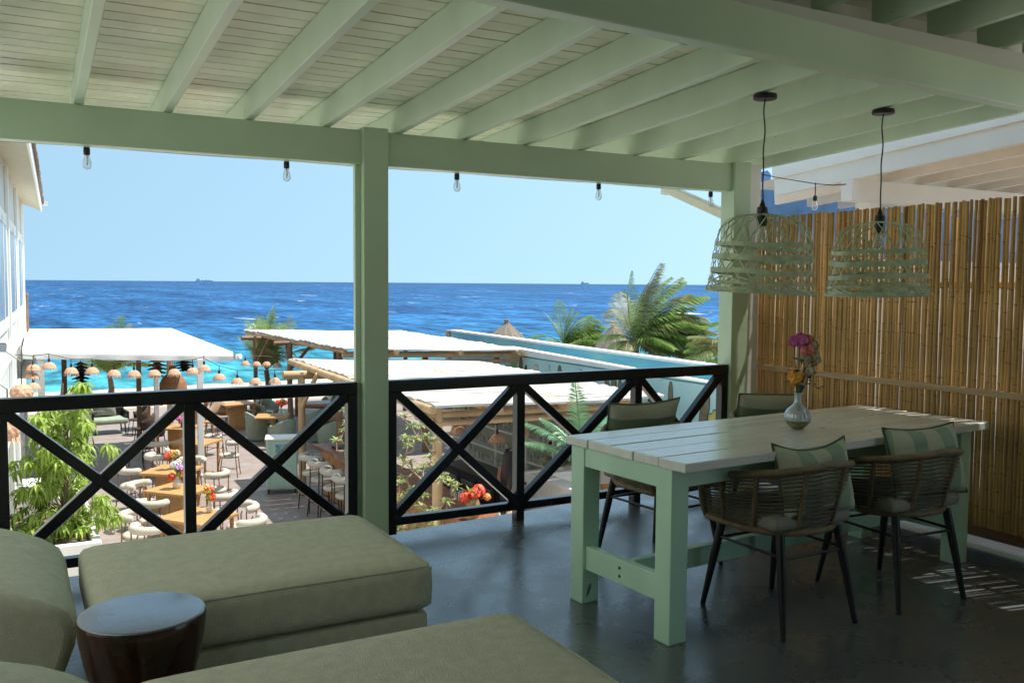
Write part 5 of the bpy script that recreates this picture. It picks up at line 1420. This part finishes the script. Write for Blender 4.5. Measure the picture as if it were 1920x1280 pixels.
def palm2(label, base, crown, lst, seed, wind, nl=34):
    t = thing('palm_tree', label, 'palm tree', base); B = Vector(base); c = Vector(crown)-B
    MB().tube([(0,0,0), c*.5+Vector((.06,0,0)), c], [.13,.10,.08], 9).build('trunk', BARK, t, smooth=60)
    random.seed(seed); lst = lst+[(az+random.uniform(-28,28), el+random.uniform(-16,14), L*random.uniform(.8,1.02), bend*random.uniform(.7,1.3), random.choice((m_, PALM, PALMY))) for az, el, L, bend, m_ in lst for _ in (0, 1)]
    for i, (az, el, L, bend, m_) in enumerate(lst): frond(t, c, R(az), R(el), L, bend, m_, seed*60+i, nl=nl+18, wmax=.52, wind=wind)
palm2('big wind blown palm behind the blue mural wall', (13.9, 18.75, G), (13.9, 18.75, .10),
      [(120,86,2.2,.1,PALMB),(150,70,1.9,.7,PALM),(110,60,1.7,1.0,PALMY),(-70,80,2.1,.8,PALM),(-60,68,2.3,1.0,PALM),(-30,72,1.9,1.3,PALM),(-40,55,2.1,1.2,PALM),(-60,45,2.2,1.1,PALMY),(-20,60,2.0,1.5,PALM),(-75,30,2.0,.9,PALM),(-90,50,1.7,1.4,PALM),(-45,25,2.2,.9,PALM),
       (-110,15,1.5,1.2,PALMY),(165,-18,1.3,1.0,PALMY),(-50,8,1.8,.6,PALM),(140,40,1.2,1.6,PALM),(-15,35,1.8,1.3,PALMY),(-70,65,1.9,1.5,PALMY),(200,30,1.0,1.6,PALMY)], 3, Wd, 40)
palm2('bushy palm behind the mural wall, left of the big one', (15.2, 24.2, G), (15.2, 24.2, -.35),
      [(-30,70,1.7,1.8,PALM),(-50,60,1.9,2.0,PALM),(130,75,1.5,1.2,PALM),(-70,45,1.8,1.8,PALM),(100,20,1.5,.7,PALMY),(-40,35,2.0,1.5,PALM),(160,45,1.3,1.4,PALM),(-80,25,2.2,.9,PALM),(-20,80,1.6,2.0,PALM),(120,8,1.4,.5,PALM),(-60,75,1.7,2.1,PALM)], 4, Wd*.7)
palm2('palm partly hidden at the corner post, far right', (14.6, 15.6, G), (14.6, 15.6, .0),
      [(110,40,1.6,1.2,PALM),(140,20,1.7,1.0,PALM),(170,30,1.5,1.2,PALMY),(90,60,1.5,1.4,PALM),(200,15,1.4,1.0,PALM),(60,55,1.4,1.2,PALM),(-60,60,1.5,1.5,PALM)], 5, Wd*.3)
palm2('slim palm between the awning and far pergola', (7.55, 30.8, G), (7.45, 30.6, -1.35),
      [(60,84,2.2,.2,PALM),(20,74,2.1,.6,PALMY),(120,76,1.9,.5,PALM),(-60,76,1.8,.6,PALM),(200,78,1.8,.5,PALM),(-10,60,2.0,.9,PALM),(250,66,1.7,.8,PALMY),(150,62,1.5,.9,PALM)], 6, Wd*.25)
palm2('palm seen through under the awning', (3.05, 35.5, -2.75), (3.05, 35.5, -1.75),
      [(60,78,2.2,.5,PALM),(0,64,2.1,.9,PALM),(120,66,2.0,.9,PALM),(-60,70,2.0,.8,PALMY),(180,62,2.0,1.0,PALM),(240,72,1.9,.7,PALM),(-20,50,2.0,1.0,PALM),(200,48,1.9,1.0,PALM)], 7, Wd*.2)
cy = thing('cycad', 'feathery cycad fronds rising beside the bar roof', 'plant', (6.05, 9.2, G))
MB().tube([(0,0,0),(0,0,2.2)], [.09,.07], 8).build('trunk', BARK, cy)
for i, (az, el, L, bd) in enumerate(((200,82,1.05,.35),(150,52,1.0,.9),(120,60,.8,1.0),(250,62,.85,.9),(20,60,.8,.9),(170,35,.95,.6),(-40,50,.8,1.0))):
    frond(cy, (0,0,2.15), R(az), R(el), L, bd, FERN, 200+i, nl=56, wmax=.36, lw=.020)

# ------------------------------------------------------------------ thatched parasols
def parasol(label, x, y_, ztip, r, h):
    t = thing('thatched_parasol', label, 'parasol', (x, y_, G), 0, 'thatched beach parasols'); random.seed(int(x*7+y_))
    zt = ztip-G; n = 40
    MB().lathe([(.02,zt),(.09,zt-.02),(.10,zt-.16),(.16,zt-.22),(r*.5,zt-h*.5),(r,zt-h)], n, jag=lambda i, k: 1+(.10 if i > 2 else .04)*math.sin(k*2.7+i)*math.cos(k*1.3)).build('thatch', THATCH, t)
    mb = MB()
    for k in range(90):
        a = random.uniform(0, 6.28); q = random.uniform(.15,1); rr = r*q; p = Vector((rr*math.cos(a), rr*math.sin(a), zt-.18-(h-.18)*q+.03)); d = Vector((math.cos(a)*r, math.sin(a)*r, -h)).normalized(); tg = Vector((-math.sin(a), math.cos(a), 0))*.012
        mb.add([p-tg, p+tg, p+d*random.uniform(.15,.35)], [(0,1,2)])
    o = mb.build('straw', THATCH, t); o['kind'] = 'stuff'
    MB().tube([(0,0,0),(0,0,zt-.1)], .06, 8).build('pole', LOGD, t)
parasol('small thatched parasol tip above the blue mural wall', 16.0, 29.5, .30, .95, 1.0)
parasol('thatched parasol beside the big palm', 15.6, 22.1, .52, 1.0, 1.35)
parasol('pale thatched parasol close to the corner post', 15.2, 15.2, -.10, .9, .6)

# ------------------------------------------------------------------ beach rocks, ships
rk = MB(); random.seed(9)
for i in range(26):
    x = random.uniform(1, 16); y_ = random.uniform(34, 42); s = random.uniform(.25,.9)
    mb = MB(); mb.lathe([(0,-.3),(.8,-.2),(1.0,.0),(.75,.28),(.35,.42),(0,.45)], 9, jag=lambda a, k: random.uniform(.75,1.2))
    o = mb.build('beach_rock', STONE, smooth=30); o.location = (x, y_, -2.74-max(0, y_-36)*.075); o.scale = (s*1.3, s*.7, s*random.uniform(.35,.7)); o.rotation_euler = (0,0,random.uniform(0,3)); tag(o, 'weathered rock lying along the tide line of the beach', 'rock', 'rocks along the beach')
def ship(label, x, y_, L, h):
    t = thing('ship', label, 'ship', (x, y_, -3.5), R(12)); 
    MB().prism([(-L/2,-8),(L*.42,-8),(L/2,0),(L*.42,8),(-L/2,8)], 0, h*.55).build('hull', SHIPM, t)
    MB().bx(-L*.46,-L*.30,-7,7,h*.55,h*1.25).build('superstructure', SHIPM, t); MB().bx(-L*.42,-L*.37,-2,2,h*1.25,h*1.6).build('funnel', SHIPM, t)
    for k in range(3): MB().bx(-L*.2+L*.2*k,-L*.06+L*.2*k,-7,7,h*.55,h*(.75+.08*(k % 2))).build('cargo', SHIPM, t)
ship('hazy cargo ship on the horizon left of the centre post', 1620, 9000, 170, 20)
ship('hazy ship on the horizon above the mural wall', 5930, 9000, 130, 24)

# ------------------------------------------------------------------ person behind the bar
def skin_body(name, verts, edges, rad, m_, parent, root=0):
    me = bpy.data.meshes.new(name); me.from_pydata(verts, edges, []); me.update()
    o = link(name, me, m_, parent); sk = o.modifiers.new('skin', 'SKIN'); sk.use_smooth_shade = True
    for i, r in enumerate(rad):
        me.skin_vertices[0].data[i].radius = r if isinstance(r, tuple) else (r, r)
    me.skin_vertices[0].data[root].use_root = True
    s = o.modifiers.new('sub', 'SUBSURF'); s.levels = 2; s.render_levels = 2
    return o
ps = thing('person', 'person with long dark hair and teal top working behind the bar', 'person', (6.86, 12.5, G), R(-60))
V = [(0,0,.95),(0,.0,1.10),(0,.01,1.28),(0,.0,1.41),(0,.0,1.47),(0,.01,1.53),(0,.012,1.61),
     (.10,0,.90),(.105,.01,.50),(.11,-.01,.10),(.11,.11,.03),(-.10,0,.90),(-.105,.01,.50),(-.11,-.01,.10),(-.11,.11,.03),
     (.17,0,1.39),(.22,.02,1.12),(.20,.20,1.02),(.18,.27,1.02),(-.17,0,1.39),(-.22,.02,1.12),(-.20,.20,1.02),(-.18,.27,1.02)]
Ed = [(0,1),(1,2),(2,3),(3,4),(4,5),(5,6),(0,7),(7,8),(8,9),(9,10),(0,11),(11,12),(12,13),(13,14),(3,15),(15,16),(16,17),(17,18),(3,19),(19,20),(20,21),(21,22)]
Rd = [(.13,.10),(.115,.085),(.13,.095),(.085,.06),.048,(.07,.085),(.072,.088),.085,.058,.04,.035,.085,.058,.04,.035,.055,.04,.03,.028,.055,.04,.03,.028]
body = skin_body('body', V, Ed, Rd, SKIN, ps)
for sx in (-1,1):
    for k in range(4):
        x0 = sx*(.18+(.022*(k-1.5))*1.0); L = [.07,.08,.078,.06][k]
        skin_body('finger', [(x0,.28,1.02),(x0,.28+L*.6,1.012),(x0,.28+L,.99)], [(0,1),(1,2)], [.009,.0085,.007], SKIN, ps)
    skin_body('thumb', [(sx*.145,.26,1.02),(sx*.125,.29,1.018),(sx*.122,.32,1.01)], [(0,1),(1,2)], [.010,.009,.008], SKIN, ps)
    MB().lathe([(0,-.012),(.011,-.004),(.011,.004),(0,.012)], 8, (sx*.03,.095,1.585)).build('eye', CERAM, ps, smooth=60)
    MB().box((sx*.078,.0,1.575), (.018,.035,.06)).build('ear', SKIN, ps, bevel=.008)
MB().add([(-.014,.092,1.555),(.014,.092,1.555),(0,.122,1.553),(0,.095,1.60)], [(0,1,2),(0,2,3),(1,3,2),(0,3,1)]).build('nose', SKIN, ps, smooth=80)
MB().box((0,.093,1.523), (.045,.012,.014)).build('mouth', PET_K, ps, bevel=.004)
vs = []; fs = []; n = 20
for (r, z, cy_) in ((.02,1.715,.0),(.07,1.70,-.005),(.098,1.655,-.01),(.105,1.60,-.02),(.10,1.52,-.035),(.11,1.42,-.06),(.115,1.30,-.075),(.10,1.16,-.085),(.06,1.06,-.09)):
    for k in range(n):
        a = 2*math.pi*k/n; fy = math.sin(a)
        rr = r*(1+.05*math.sin(k*3.1)); y_ = rr*fy+cy_
        if z < 1.63: y_ = min(y_, .03+cy_*.2)
        if z < 1.5: y_ = min(y_, -.03)
        vs.append((rr*math.cos(a), y_, z))
for i in range(8):
    for k in range(n): fs.append((i*n+k, (i+1)*n+k, (i+1)*n+(k+1) % n, i*n+(k+1) % n))
MB().add(vs, fs).build('hair', HAIR, ps, smooth=70)
skin_body('top', [(0,.0,1.06),(0,.005,1.15),(0,.01,1.26),(0,.005,1.32)], [(0,1),(1,2),(2,3)], [(.125,.095),(.122,.092),(.137,.102),(.13,.09)], TEAL, ps)
skin_body('trousers', [(0,0,.98),(.10,0,.90),(.105,.01,.50),(.11,-.01,.12),(-.10,0,.90),(-.105,.01,.50),(-.11,-.01,.12)], [(0,1),(1,2),(2,3),(0,4),(4,5),(5,6)], [(.14,.11),.095,.07,.052,.095,.07,.052], DENIM, ps)
